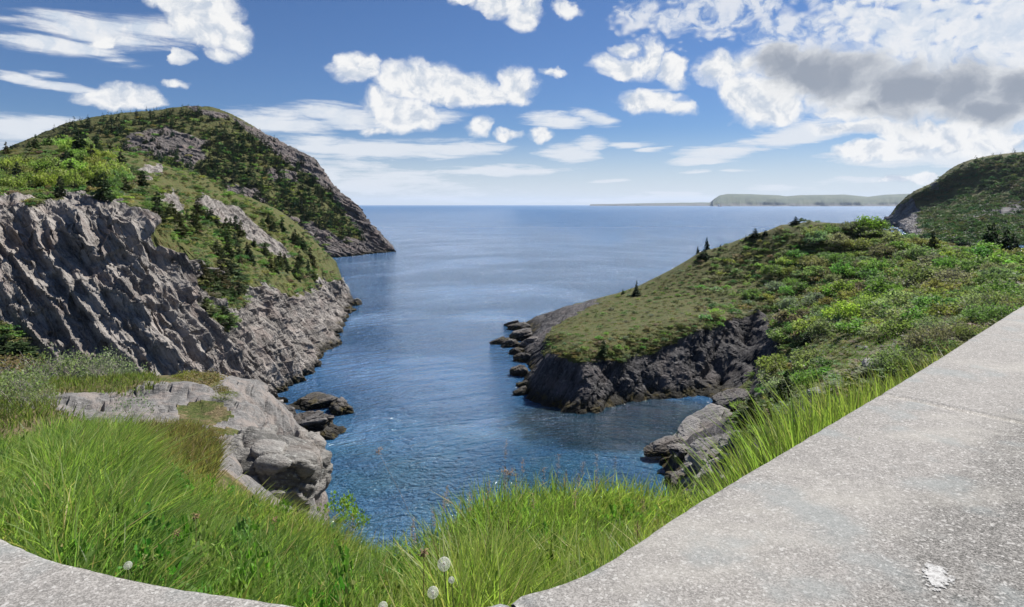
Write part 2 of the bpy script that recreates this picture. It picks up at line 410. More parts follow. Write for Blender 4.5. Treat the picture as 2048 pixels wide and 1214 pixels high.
M_STALK = plain_mat('dry_stalk', (.20, .13, .07))

def water_mat():
    m, t = new_mat('sea_water')
    pos = t.node('ShaderNodeNewGeometry').outputs['Position']
    sp = t.node('ShaderNodeSeparateXYZ', {0: pos})
    y = sp.outputs[1]
    # swell bends round into the cove
    bend = t.node('ShaderNodeCombineXYZ', {0: sp.outputs[0], 1: t.math('ADD', y, t.math('MULTIPLY', t.math('POWER', t.math('ABSOLUTE', t.math('SUBTRACT', sp.outputs[0], 6.0)), 1.6), .045)), 2: 0.0}).outputs[0]
    w0 = t.noise(t.mapping(bend, rot=(0, 0, R(8)), scale=(.10, .42, 1)), 1.0, 3, .5, .2)
    w1 = t.noise(t.mapping(bend, rot=(0, 0, R(-12)), scale=(.7, 1.5, 1)), 1.0, 4, .55, .3)
    w2 = t.noise(t.mapping(pos, rot=(0, 0, R(24)), scale=(2.6, 3.6, 1)), 1.0, 4, .6, .3)
    gust = t.noise(t.mapping(bend, scale=(.025, .035, 1)), 1.0, 4, .55)
    far = t.ramp(y, 150, 1500)
    h = t.math('ADD', t.math('MULTIPLY', w0, 1.3), t.math('MULTIPLY', t.math('ADD', t.math('MULTIPLY', w1, 1.3), t.math('MULTIPLY', w2, .62)), t.ramp(gust, .35, .62, .35, 1.25)))
    bn = t.node('ShaderNodeBump', {'Strength': 1.0, 'Distance': 1.0, 'Height': h})
    near = t.ramp(y, 75, 38)
    n = t.noise(pos, .16, 4, .6)
    deep = (.036, .118, .255); shoal = (.036, .120, .185)
    col = t.mix(t.math('MULTIPLY', near, t.ramp(n, .35, .62, .4, 1)), deep, shoal)
    # promontory's shade and dark reflection, painted into the water colour of the inlet
    inlet_shade = t.node('ShaderNodeTexGradient', {0: t.mapping(pos, loc=(11.0, 62.5, 0), rot=(0, 0, R(8)), scale=(15.0, 11.0, 9), typ='TEXTURE')}, gradient_type='SPHERICAL').outputs['Fac']
    inlet_shade = t.ramp(t.math('ADD', inlet_shade, t.math('MULTIPLY', t.math('SUBTRACT', t.noise(pos, .35, 5, .65), .5), .55)), .12, .42)
    col = t.mix(t.math('MULTIPLY', inlet_shade, .9), col, (.002, .022, .036))
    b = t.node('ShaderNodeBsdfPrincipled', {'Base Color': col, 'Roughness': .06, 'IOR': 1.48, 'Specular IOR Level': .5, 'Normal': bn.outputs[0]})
    t.put(b.inputs['Roughness'], t.math('ADD', t.ramp(y, 40, 900, .10, .34), t.ramp(y, 700, 5000, 0, .22)))
    t.node('ShaderNodeOutputMaterial', {0: b.outputs[0]})
    return m
M_WATER = water_mat()

# ------------------------------------------------------------------ the sea
def build_sea():
    X = [-30000, -400, 400, 30000]; Y = [-40, 400, 30000]
    V = [(x, y, 0) for y in Y for x in X]
    f = [(r * 4 + c, r * 4 + c + 1, (r + 1) * 4 + c + 1, (r + 1) * 4 + c) for r in range(2) for c in range(3)]
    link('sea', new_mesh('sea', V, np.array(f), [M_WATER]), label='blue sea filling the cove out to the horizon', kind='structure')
build_sea()

# ------------------------------------------------------------------ lofted cliffs: rows of (px, py, Y) control points
def loft(rows, nr, nc, extra_z=None):
    A = np.array(rows, float)                       # (rows, cols, 3)
    A = crom(A, nr); A = crom(A.transpose(1, 0, 2), nc).transpose(1, 0, 2)
    px, py, Y = A[..., 0], A[..., 1], A[..., 2]
    return np.stack([(px - 1024) / F * Y, Y, EYE + (HZ - py) / F * Y], -1)
def wl(Y, z=0.0): return HZ + (EYE - z) * F / Y     # picture row of height z at distance Y
def rockify(P, rough, bed, s, amp, seed, fine=1.0):
    """blocks split along the bedding, pushed in and out along the surface normal"""
    N = gnormals(P); N = np.stack([smooth_rows(N[..., i], 24) for i in range(3)], -1); N[..., 2] *= .45; fr = frame_of(bed)
    q = P @ fr.T
    wq = q + .35 * s * np.stack([vnoise(P / (1.7 * s), seed + 50), vnoise(P / (1.7 * s), seed + 51), vnoise(P / (1.7 * s), seed + 52)], -1)
    f1, f2, c1, t1 = worley(wq / (np.array([1.8, 4.2, 5.0]) * s), seed, True)
    g1, g2, c2, t2 = worley(wq / (np.array([.6, 1.5, 2.0]) * s), seed + 7, True)
    e1, e2, c3, t3 = worley(wq / (np.array([.22, .6, .8]) * s), seed + 19, True)
    d = .75 * (c1 - .5) + 1.2 * t1 + .50 * (c2 - .5) + .95 * t2 + .28 * (c3 - .5) + .55 * t3 - .30 * np.exp(-(f2 - f1) * 16) - .16 * np.exp(-(g2 - g1) * 14)
    d = d + .6 * fbm(P / (5 * s), 4, seed + 3) + .20 * fine * fbm(P / (.5 * s), 3, seed + 5)
    soft = .5 * fbm(P / (3 * s), 4, seed + 9)
    return P + N * (s * amp * (rough * d + (1 - rough) * soft))[..., None], c2

def saw(x): f = x - np.floor(x); f = np.where(f < .68, f / .68, (1 - f) / .32); return f * f * (3 - 2 * f) * .6 + f * .4
def ribs(P, rough, bed, s, amp, seed, blocky=1.0):
    """rock that splits into leaning slabs: saw-toothed beds, broken across by joints"""
    N = gnormals(P); N = np.stack([smooth_rows(N[..., i], 24) for i in range(3)], -1); N[..., 2] *= .5
    q = P @ frame_of(bed).T
    w = .9 * fbm(P / (7 * s), 3, seed) * s + .22 * s * fbm(P / (1.6 * s), 3, seed + 1)
    d = 0; tone = 0
    zero = np.zeros(q.shape[:-1], np.int64)
    for k, (wd, a) in enumerate(((5.6, .50), (2.2, .54), (.95, .36))):
        x = (q[..., 0] + w) / (wd * s) + 3.7 * k; lay = np.floor(x).astype(np.int64); h = H3(lay, zero, zero, seed + 5 + k)
        # joints across each bed: cells along the two directions in the bed, different for every bed
        u = np.stack([lay * 7.31, q[..., 1] / (wd * s * 2.1) + h * 9, q[..., 2] / (wd * s * 3.4) + h * 5], -1)
        f1, f2, c, tl = worley(u, seed + 11 * k, True) if k < 3 else (0, 1, h, 0)
        d = d + a * (saw(x) - .5) * (.45 + .9 * h) + a * 1.1 * (c - .5) + a * 1.1 * tl - (.22 * a * np.exp(-(f2 - f1) * 18) if k < 3 else 0)
        if k == 1: tone = .5 * c + .5 * h
    d = smooth_rows(d, 1)
    q2 = q + .3 * s * np.stack([vnoise(P / s, seed + 60), vnoise(P / s, seed + 61), vnoise(P / s, seed + 62)], -1)
    e1, e2, c3, t3 = worley(q2 / (np.array([.5, 1.0, 1.6]) * s), seed + 19, True); g1, g2, c4, t4 = worley(q2 / (np.array([1.5, 2.4, 3.6]) * s), seed + 29, True)
    d = d + blocky * (.26 * (c3 - .5) + .50 * t3 - .07 * np.exp(-(e2 - e1) * 14) + .42 * (c4 - .5) + .9 * t4 - .16 * np.exp(-(g2 - g1) * 16)); tone = .6 * tone + .4 * c3
    d = d * 1.15 + .9 * fbm(P / (6 * s), 3, seed + 3) + .16 * fbm(P / (.5 * s), 4, seed + 4, .6)
    soft = .5 * fbm(P / (3 * s), 4, seed + 9)
    return P + N * (s * amp * (rough * d + (1 - rough) * soft))[..., None], tone
VIS = {}
# ---- near cliff on the left side of the cove
def build_near_cliff():
    #       px crest              shoulder               brow                  upper face            lower face            base (Y)
    cols = [((-330, 335, 100), (-330, 368, 75), (-330, 395, 50), (-330, 520, 46), (-330, 760, 43), (-330, 41)),
            ((-150, 322, 103), (-150, 365, 77), (-150, 398, 53), (-150, 520, 49), (-140, 740, 46), (-130, 44)),
            ((0, 306, 106), (0, 360, 80), (0, 403, 57), (5, 520, 53), (10, 740, 49), (20, 47)),
            ((90, 296, 109), (90, 356, 82), (100, 412, 59), (110, 530, 55), (130, 740, 51.5), (150, 49)),
            ((180, 296, 112), (185, 356, 84), (200, 412, 61), (225, 530, 57), (250, 720, 53.5), (290, 51)),
            ((270, 312, 115), (275, 368, 88), (296, 432, 64), (320, 540, 60), (350, 710, 56), (390, 53.5)),
            ((345, 338, 117), (352, 405, 92), (372, 478, 70), (395, 560, 65), (425, 700, 60), (470, 57.5)),
            ((400, 352, 119), (410, 430, 98), (440, 522, 77), (455, 590, 71), (480, 700, 65), (530, 63)),
            ((460, 386, 122), (474, 456, 105), (510, 550, 87), (522, 610, 80), (540, 700, 72), (562, 70)),
            ((540, 412, 127), (548, 474, 114), (575, 566, 100), (585, 620, 92), (602, 690, 83), (622, 80.5)),
            ((600, 456, 132), (606, 500, 122), (628, 574, 113), (636, 615, 106), (650, 665, 98), (662, 96)),
            ((640, 494, 137), (645, 522, 131), (657, 566, 126), (664, 600, 121), (674, 632, 113), (686, 112)),
            ((663, 515, 142), (667, 532, 139), (676, 562, 136), (683, 585, 133), (690, 606, 128), (697, 126)),
            ((668, 522, 150), (673, 535, 148), (683, 560, 146), (690, 580, 144), (698, 594, 140), (704, 138)),
            ((640, 522, 166), (650, 535, 164), (660, 550, 162), (668, 560, 160), (675, 570, 158), (680, 157))]
    rows = [[] for _ in range(9)]
    for c in cols:
        cr, sh, br, up, lo, ba = c
        zc = EYE + (HZ - cr[1]) / F * cr[2]
        rows[0].append((cr[0] - 30, wl(cr[2] + 40, zc - 22), cr[2] + 40))
        rows[1].append((cr[0] - 6, wl(cr[2] + 12, zc - 3), cr[2] + 12))
        rows[2].append(cr); rows[3].append(sh); rows[4].append(br); rows[5].append(up); rows[6].append(lo)
        rows[7].append((ba[0], wl(ba[1], .1), ba[1])); rows[8].append((ba[0] + 2, wl(ba[1] - .8, -3), ba[1] - .8))
    nr, nc = 470, 900
    P = loft(rows, nr, nc)
    v = np.linspace(0, 8, nr)[:, None] * np.ones((1, nc))
    px, py = proj(P)
    nz = fbm(P / 6.0, 4, 5) * .9 + fbm(P / 1.6, 3, 8) * .5
    veg = 1 - smooth(v + .55 * nz, 3.75, 4.12)
    for poly in ([(300, 400), (420, 430), (560, 470), (640, 540), (650, 590), (560, 585), (470, 560), (400, 520), (310, 500)],
                 [(385, 560), (440, 530), (500, 570), (490, 610), (420, 600)], [(380, 600), (470, 630), (460, 665), (430, 650)], [(0, 650), (60, 690), (40, 740), (0, 740)],
                 [(580, 520), (640, 560), (630, 600), (590, 570)]):
        veg = np.maximum(veg, smooth_rows(inpoly(px + 26 * nz, py + 26 * nz, poly) * .74, 4))
    for poly in ([(310, 385), (350, 380), (375, 430), (350, 430)], [(400, 385), (480, 420), (600, 520), (560, 520), (440, 440), (390, 420)], [(270, 338), (330, 330), (330, 352), (280, 355)],
                 [(120, 385), (180, 380), (180, 405), (130, 405)], [(205, 392), (245, 392), (240, 412), (210, 412)], [(0, 395), (45, 392), (45, 420), (0, 420)]):
        veg = veg * (1 - .75 * smooth_rows(inpoly(px + 16 * nz, py + 16 * nz, poly).astype(float), 5))
    rough = np.clip(1.05 - smooth_rows(veg, 3), .12, 1) * smooth(v, .3, 2.2)
    # brow: buttresses and clefts running down the face
    Pn, c2 = ribs(P, rough, (.60, .64, .40), 1.15, .95, 21)
    Pn[..., 2] += .6 * (1 - rough) * fbm(P / 4, 3, 31)
    # clefts that break the wall into leaning ribs
    me = grid_mesh('cliff', Pn, M_CLIFF, {'veg': veg, 'tone': c2})
    link('cliff', me, label='grey near cliff of leaning rock ribs with green top on the left of the cove', cat='cliff', kind='structure')
    VIS['near'] = (Pn, *proj(Pn), veg)
build_near_cliff()

# ---- domed headland behind it
def build_headland():
    #      silhouette            upper                 middle               lower
    cols = [((-300, 345, 250), (-300, 352, 236), (-300, 372, 215), (-300, 420, 180)),
            ((-100, 322, 265), (-100, 332, 246), (-100, 358, 220), (-100, 410, 185)),
            ((0, 303, 275), (0, 318, 252), (0, 350, 226), (0, 400, 190)),
            ((70, 272, 288), (75, 296, 262), (80, 340, 232), (80, 400, 196)),
            ((135, 247, 300), (145, 282, 270), (150, 335, 238), (155, 400, 202)),
            ((210, 232, 312), (222, 276, 278), (232, 335, 246), (240, 405, 210)),
            ((300, 223, 322), (312, 275, 286), (322, 340, 254), (330, 420, 220)),
            ((395, 214, 330), (402, 280, 292), (410, 350, 262), (420, 440, 232)),
            ((450, 224, 332), (465, 300, 294), (478, 375, 266), (490, 460, 242)),
            ((512, 258, 328), (525, 330, 294), (535, 400, 268), (545, 480, 248)),
            ((575, 294, 322), (585, 362, 294), (592, 426, 272), (600, 490, 254)),
            ((628, 322, 316), (636, 388, 294), (644, 445, 275), (652, 496, 258)),
            ((660, 368, 310), (670, 420, 294), (678, 464, 279), (690, 500, 264)),
            ((706, 408, 304), (712, 446, 294), (718, 476, 283), (726, 503, 271)),
            ((738, 448, 298), (744, 470, 292), (750, 488, 286), (755, 503, 278)),
            ((770, 484, 293), (773, 491, 291), (776, 497, 288), (779, 503, 284)),
            ((786, 502, 290), (787, 503, 289.5), (788, 504, 288), (789, 505, 286.6))]
    rows = [[] for _ in range(8)]
    for si, up, mi, lo in cols:
        z = EYE + (HZ - si[1]) / F * si[2]
        rows[0].append((si[0] - 40, wl(si[2] + 110, z * .35 - 2), si[2] + 110)); rows[1].append((si[0] - 8, wl(si[2] + 30, z * .93 - .6), si[2] + 30))
        rows[2].append(si); rows[3].append(up); rows[4].append(mi); rows[5].append(lo)
        x = max(lo[0], lo[0] + 3); yb = lo[2] - 8 if lo[0] < 600 else max(lo[2] - 6, 248 + (lo[0] - 652) * .29)
        yb = min(yb, lo[2] - .5)
        rows[6].append((x, wl(yb, .2), yb)); rows[7].append((x + 2, wl(yb - 2, -4), yb - 2))
    nr, nc = 300, 520
    P = loft(rows, nr, nc); px, py = proj(P)
    nz = fbm(P / 22.0, 4, 45) * .9 + fbm(P / 6, 3, 48) * .5
    veg = np.full(px.shape, .78) + .25 * nz
    rocky = np.zeros(px.shape)
    for poly in ([(445, 360), (520, 380), (550, 410), (545, 425), (450, 395)], [(250, 275), (330, 265), (420, 320), (330, 330), (250, 300)], [(330, 255), (420, 280), (410, 320), (350, 300)],
                 [(450, 225), (520, 258), (630, 318), (660, 360), (740, 440), (790, 505), (740, 500), (690, 430), (640, 370), (560, 315), (480, 250)],
                 [(600, 480), (700, 470), (790, 500), (790, 515), (660, 525), (620, 510)], [(560, 430), (620, 440), (680, 480), (620, 500), (560, 470)], [(520, 330), (590, 340), (600, 370), (540, 360)], [(380, 212), (450, 222), (430, 236), (380, 224)]):
        rocky = np.maximum(rocky, inpoly(px + 26 * nz, py + 20 * nz, poly) * 1.0)
    veg = veg - .55 * smooth_rows(rocky, 4)
    z = P[..., 2]
    veg = np.where(z < 5 + 2 * nz, veg - .6, veg)
    rough = np.clip(1.15 - veg, .2, 1)
    Pn, c2 = ribs(P, rough, (.35, .65, .62), 2.4, .8, 61)
    me = grid_mesh('headland', Pn, M_HEAD, {'veg': np.clip(veg, 0, 1), 'tone': c2})
    link('headland', me, label='tall domed headland wooded with small spruces behind the near cliff', cat='headland', kind='structure')
    VIS['head'] = (Pn, *proj(Pn), veg)
build_headland()

# ---- far hill on the right
def build_far_hill():
    cols = [((1762, 452, 640), (1764, 453, 635), (1766, 455, 628)), ((1785, 428, 630), (1792, 444, 610), (1800, 462, 590)), ((1805, 405, 622), (1816, 436, 592), (1826, 470, 565)),
            ((1830, 384, 615), (1846, 424, 580), (1860, 478, 540)), ((1868, 367, 608), (1888, 416, 566), (1906, 482, 515)), ((1900, 343, 600), (1926, 402, 552), (1950, 474, 490)),
            ((1940, 324, 592), (1972, 388, 538), (1998, 462, 465)), ((2000, 312, 580), (2030, 372, 520), (2060, 448, 440)), ((2070, 304, 566), (2100, 360, 500), (2130, 436, 415)), ((2200, 292, 545), (2230, 350, 470), (2260, 425, 385)), ((2420, 280, 510), (2440, 340, 440), (2460, 420, 350))]
    rows = [[] for _ in range(6)]
    for k, (a, b, c) in enumerate(cols):
        if k > 1: c = (c[0], c[1], min(c[2], (1.0 - .04 * min(k, 6)) * EYE * F / (c[1] - HZ)))
        z = EYE + (HZ - a[1]) / F * a[2]
        rows[0].append((a[0] + 20, wl(a[2] + 160, z * .4 - 2), a[2] + 160)); rows[1].append((a[0] + 3, wl(a[2] + 45, z * .94 - 1), a[2] + 45))
        rows[2].append(a); rows[3].append(b); rows[4].append(c); yb = c[2] - 4 if k < 2 else c[2] * (1 - .06 * min(k, 8))
        rows[5].append((c[0] + 12, wl(yb, -3), yb))
    P = loft(rows, 200, 300); px, py = proj(P)
    nz = fbm(P / 40.0, 4, 75) * .9 + fbm(P / 11, 3, 78) * .5
    veg = .8 + .2 * nz
    for poly in ([(1760, 460), (1800, 415), (1830, 400), (1845, 430), (1835, 480), (1780, 480)], [(1900, 440), (1960, 425), (2048, 400), (2048, 420), (1980, 445)], [(1865, 375), (1885, 372), (1885, 385), (1865, 385)]):
        veg = np.where(inpoly(px + 14 * nz, py + 14 * nz, poly), veg - .55, veg)
    Pn, c2 = rockify(P, np.clip(1.15 - veg, .2, 1), (-.6, .3, .6), 6.0, .7, 91)
    link('far_hill', grid_mesh('far_hill', Pn, M_FAR, {'veg': np.clip(veg, 0, 1), 'tone': c2}), label='dark green hill dropping to the sea on the far right', cat='hill', kind='structure')
    VIS['far'] = (Pn, *proj(Pn), veg)
build_far_hill()

# ---- the cape on the horizon
def build_cape():
    m, t = new_mat('cape_turf')
    pos = t.node('ShaderNodeNewGeometry').outputs['Position']
    z = t.node('ShaderNodeSeparateXYZ', {0: pos}).outputs[2]
    n = t.noise(pos, .006, 6, .65)
    c = t.mix(t.ramp(n, .4, .62), (.040, .062, .030), (.07, .085, .04))
    zz = t.math('ADD', z, t.math('MULTIPLY', t.math('SUBTRACT', n, .5), 110))
    c = t.mix(t.ramp(zz, 55, 18), c, (.09, .085, .08))
    surf(t, c, .9)
    Y0 = 9000.0
    prof = [(1180, 408.6), (1260, 407), (1320, 406), (1420, 405), (1428, 398), (1440, 391), (1455, 388.5), (1500, 389), (1560, 391), (1572, 393), (1600, 391), (1690, 390), (1735, 394), (1770, 390), (1830, 388), (1900, 387), (2048, 386), (2300, 388)]
    px = np.linspace(1180, 2300, 420); top = np.interp(px, [p[0] for p in prof], [p[1] for p in prof]) + .5 * fbm(np.stack([px / 20, px * 0, px * 0], -1), 4, 3)
    lo = px < 1424
    rows = []
    for k, (dy, fz) in enumerate(((-260, -.02), (-200, .12), (-120, .42), (60, .78), (330, .97), (700, 1.0), (1500, .6), (2400, -.02))):
        Y = Y0 + dy + 130 * fbm(np.stack([px / 26, px * 0 + k * .3, px * 0], -1), 4, 9) + np.where(lo, 2600, 0)
        h = (HZ - top) / F * Y + EYE
        rows.append(np.stack([(px - 1024) / F * Y, Y, h * fz], -1))
    P = crom(np.array(rows), 40)
    link('cape', grid_mesh('cape', P, m, smooth_shade=False), label='long flat-topped cape on the horizon', cat='cape', kind='structure')
build_cape()

# ------------------------------------------------------------------ the land on this side: one height field over (picture column, distance)
CTRL = []
def cz(px, Y, z): CTRL.append((px, Y, z))
def cp(px, py, Y): CTRL.append((px, Y, EYE + (HZ - py) / F * Y))
def wallY(px):
    return np.interp(px, [-400, 0, 250, 500, 960, 1150, 1330, 1400, 1500, 1600, 1700, 1800, 1900, 2048, 2200, 2400], [1.75, 1.5, 1.33, 1.22, 1.217, 1.305, 1.55, 1.66, 1.85, 2.08, 2.39, 2.8, 3.38, 4.87, 9.0, 14])
for px in range(-400, 2500, 120):
    w = float(wallY(px)); cz(px, max(.6, w - .7), 20.45); cz(px, w, 20.42); cz(px, w + .35, 20.42)
# left foreground and slab
for a in [(-300, 880, 9), (0, 850, 9), (120, 830, 10), (-300, 940, 6), (-300, 1000, 4), (0, 935, 6), (100, 905, 7), (200, 900, 7), (280, 905, 7), (0, 1030, 4), (200, 1020, 4), (400, 1030, 4.6), (300, 960, 5.5), (360, 915, 7.4), (400, 905, 8.5),
          (560, 1085, 4.6), (500, 1000, 7), (400, 1120, 3.2), (600, 1150, 3.2),
          (-300, 800, 12), (0, 800, 12), (130, 806, 12), (230, 822, 12), (350, 826, 12), (400, 838, 12), (430, 860, 11),
          (-300, 752, 17), (0, 764, 16), (130, 776, 16), (285, 772, 17), (360, 770, 18.2), (440, 774, 18.6), (500, 806, 18.4), (540, 832, 18.2), (600, 872, 17.8), (640, 905, 17),
          (470, 830, 14.5), (530, 865, 14), (580, 905, 13.4), (520, 930, 10.8), (600, 980, 10.6), (640, 990, 11.5), (640, 1060, 8.6)]: cp(*a)
for px in (-300, 0, 150, 285, 360, 440): cz(px, 21, 14); cz(px, 26, 7); cz(px, 36, 1)
for px, Y in ((500, 20.3), (560, 20.2), (610, 19.6), (650, 18.6), (680, 15.5)): cz(px, Y, 11.5); cz(px, Y + 3, 5)
for px in (500, 600, 680): cz(px, 32, -3); cz(px, 45, -6)
for px, e, z in ((690, 5.6, 18.6), (740, 5.0, 18.95), (800, 4.2, 19.55), (900, 4.1, 19.65), (1000, 4.6, 19.5), (1100, 4.8, 19.5), (1200, 4.9, 19.5), (1300, 5.0, 19.4), (1350, 5.0, 19.3)):
    cz(px, e * .72, z + .35); cz(px, e, z); cz(px, e + 1, z - 1.6); cz(px, e + 3.5, z - 6.5); cz(px, e + 9, 4); cz(px, e + 16, -3)
# right: crest of the promontory and what lies behind it
crest = [(1012, 696, 96), (1040, 652, 112), (1080, 630, 114), (1130, 612, 116), (1200, 597, 117), (1260, 580, 117), (1340, 540, 116), (1400, 504, 115), (1450, 489, 114), (1500, 470, 113), (1560, 450, 111), (1620, 442, 110), (1700, 446, 108), (1760, 455, 105), (1830, 473, 100), (1900, 489, 95), (1960, 502, 90), (2048, 505, 85), (2200, 490, 80), (2400, 480, 76)]
for a in crest:
    cp(*a); z = EYE + (HZ - a[1]) / F * a[2]
    cz(a[0], a[2] + 7, z - 2.6); cz(a[0], a[2] + 20, max(-4, z - 14)); cz(a[0], a[2] + 42, -5)
for a in [(1100, 708, 70), (1100, 670, 85), (1100, 645, 100), (1160, 722, 67.5), (1250, 727, 69.4), (1330, 690, 73), (1400, 660, 75), (1460, 635, 78), (1515, 613, 82), (1556, 602, 87),
          (1100, 812, 66.4), (1130, 824, 64.6), (1160, 826, 64.3), (1250, 806, 67.6), (1330, 797, 69), (1395, 793, 70), (1440, 772, 73), (1495, 702, 78.5), (1530, 650, 83.5), (1075, 720, 73), (1062, 800, 68.5), (1068, 740, 80),
          (1200, 660, 85), (1300, 640, 86), (1400, 600, 95), (1400, 550, 105), (1500, 560, 101), (1500, 510, 108), (1300, 590, 104), (1600, 520, 100), (1600, 560, 93), (1700, 500, 98), (1700, 560, 86), (1800, 540, 84), (1900, 560, 70), (1980, 540, 73), (2048, 560, 60), (2200, 540, 56),
          (1550, 645, 76), (1552, 672, 70), (1505, 755, 69.5), (1470, 788, 66.5), (1440, 803, 66.2),
          (1600, 640, 73), (1600, 700, 58), (1700, 620, 66), (1700, 680, 50), (1800, 620, 56), (1800, 680, 43), (1900, 620, 46), (1900, 672, 31), (2048, 600, 38), (1600, 760, 47), (1540, 760, 58), (1500, 800, 56), (1480, 850, 48.5), (1440, 840, 54), (1400, 856, 56), (1340, 890, 54), (1302, 908, 53.2),
          (1480, 900, 42), (1420, 920, 46), (1370, 952, 48), (1342, 966, 47.9), (1362, 1000, 44.3), (1440, 960, 40), (1500, 930, 35), (1550, 850, 35), (1570, 880, 28), (1620, 800, 31), (1700, 755, 27), (1700, 790, 17), (1620, 846, 16), (1560, 895, 14), (1800, 715, 23), (1800, 735, 13), (1900, 665, 18), (2048, 590, 18), (2200, 560, 22)]: cp(*a)
for px, pts in ((1400, ((4, 19.6), (7, 17.3), (12, 12.5), (20, 7.0), (30, 3.2))), (1350, ((8, 16), (12, 10), (20, 3), (30, -1))), (1500, ((4, 19.8), (8, 17.4), (14, 14.3), (22, 10.2))), (1620, ((4, 19.9), (8, 18.3))), (1750, ((5, 19.9), (8, 19))), (1900, ((6, 20.0), (10, 19))), (2048, ((8, 20.1), (12, 19.2))), (2250, ((12, 20.2), (16, 19.6)))):
    for Y, z in pts: cz(px, Y, z)
for a in [(960, 30), (960, 60), (960, 100), (990, 84), (1000, 72), (1000, 110), (985, 130), (1050, 62), (1050, 40), (1100, 60), (1200, 58), (1200, 45), (1280, 60), (1280, 48), (1290, 40), (1340, 62), (1320, 45), (1300, 36), (1390, 64), (1000, 125), (1100, 30), (1200, 30), (1000, 145), (1300, 24), (1080, 138), (960, 150)]: cz(*a, -5)
C = np.array(CTRL)
def rbf_fit():
    U = np.stack([C[:, 0] / F, np.log(C[:, 1])], -1)
    D = np.linalg.norm(U[:, None] - U[None], axis=-1)
    n = len(U); A = np.zeros((n + 1, n + 1)); A[:n, :n] = D - 1e-4 * np.eye(n); A[:n, n] = 1; A[n, :n] = 1
    return U, np.linalg.solve(A, np.append(C[:, 2], 0))
RU, RW = rbf_fit()
def height(px, Y):
    px = np.asarray(px, float); Y = np.asarray(Y, float); sh = px.shape
    q = np.stack([px.ravel() / F, np.log(Y.ravel())], -1); out = np.empty(len(q))
    for s in range(0, len(q), 20000):
        b = q[s:s + 20000]
        d = np.sqrt((b[:, None, 0] - RU[None, :, 0]) ** 2 + (b[:, None, 1] - RU[None, :, 1]) ** 2)
        out[s:s + 20000] = d @ RW[:-1] + RW[-1]
    return out.reshape(sh)
SLAB = [(-80, 815), (60, 800), (120, 782), (240, 788), (290, 765), (445, 768), (500, 802), (560, 845), (610, 872), (670, 930), (670, 1060), (560, 1030), (470, 1010), (430, 960), (440, 905), (420, 870), (380, 862), (250, 862), (180, 840), (100, 820)]
def build_land():
    # left foreground
    cols = np.arange(-420, 1241, 3.0); rows = np.exp(np.linspace(math.log(.62), math.log(46), 300))
    PX, YY = np.meshgrid(cols, rows); Z = smooth_rows(height(PX, YY), 2)
    P = np.stack([(PX - 1024) / F * YY, YY, Z], -1); px, py = proj(P)
    nz = fbm(P / .5, 4, 101)
    slab = inpoly(px + 14 * nz, py + 8 * nz, SLAB) & (YY > 7.6)
    far = YY > 19.5
    rockm = smooth_rows((slab | ((YY > 12) & (PX > 440) & (PX < 760)) | (far & (PX < 700)) | (Z < 15)).astype(float), 1)
    for poly in ([(350, 800), (440, 795), (470, 830), (430, 850), (360, 850)], [(420, 852), (485, 858), (470, 876), (425, 872)], [(285, 770), (310, 768), (300, 780)]):
        rockm = np.where(inpoly(px + 5 * nz, py + 5 * nz, poly), .2, rockm)
    soil = np.zeros(px.shape)
    soil = np.where(inpoly(px, py, [(-300, 820), (0, 830), (110, 815), (220, 850), (200, 870), (60, 880), (0, 890), (-300, 930)]), 1.0, soil)
    soil = np.where(inpoly(px, py, [(260, 870), (400, 860), (430, 900), (410, 950), (330, 940)]), .8, soil)
    f1, f2, c1 = worley(P @ frame_of((.15, .45, .85)).T / np.array([.35, 1.3, 1.1]), 111)
    d = .13 * (c1 - .5) - .05 * np.exp(-(f2 - f1) * 14) + .10 * fbm(P / .8, 4, 113) + .02 * fbm(P / .12, 3, 114)
    big = np.clip((YY - 17) / 6, 0, 1)
    P2 = P + gnormals(P) * (rockm * d * (1 + 5 * big) + (1 - rockm) * .05 * fbm(P / .35, 3, 117))[..., None]
    keep = (P2[:-1, :-1, 2] > -1.2) | (P2[1:, 1:, 2] > -1.2)
    link('ground', grid_mesh('ground', P2, M_GROUND, {'veg': 1 - rockm, 'tone': np.clip(soil, 0, 1)}, keep), label='grassy ground and flat grey rock slab at the cliff edge beyond the parapet', kind='structure')
    # right: promontory and valley
    cols = np.arange(1240, 2461, 3.0); colsl = np.arange(940, 1241, 3.0)
    cols = np.concatenate([colsl[:-1], cols]); rows = np.concatenate([np.exp(np.linspace(math.log(.62), math.log(62), 130))[:-1], np.linspace(62, 92, 290)[:-1], np.linspace(92, 160, 130)])
    PX, YY = np.meshgrid(cols, rows); Z = smooth_rows(height(PX, YY), 1)
    P = np.stack([(PX - 1024) / F * YY, YY, Z], -1); px, py = proj(P); N = gnormals(P); up = np.abs(N[..., 2])
    nz = fbm(P / 5, 4, 121) + .5 * fbm(P / 1.4, 3, 124)
    veg = smooth(up + .10 * nz, .60, .80)
    veg = veg * smooth(Z + .7 * nz, .6, 2.2)
    for poly in ([(1000, 640), (1080, 622), (1205, 592), (1180, 612), (1110, 650), (1075, 690), (1090, 720), (1050, 760), (1000, 720)], [(1300, 930), (1350, 870), (1440, 830), (1490, 850), (1480, 900), (1490, 960), (1400, 1010), (1330, 1010)], [(1500, 670), (1550, 665), (1520, 740), (1450, 800), (1430, 780)],
                 [(1085, 712), (1120, 724), (1160, 732), (1250, 738), (1330, 700), (1400, 672), (1460, 646), (1520, 622), (1552, 640), (1548, 690), (1500, 750), (1440, 805), (1395, 800), (1330, 806), (1250, 815), (1120, 835), (1045, 805), (1050, 740)]):
        veg = np.where(inpoly(px + 10 * nz, py + 10 * nz, poly), veg * .15, veg)
    rough = np.clip(1.05 - veg, .1, 1)
    Pn, c2 = ribs(P, rough, (-.85, .20, .50), .80, .62, 131, .7)
    nearf = smooth(YY, 6, 30)[..., None]
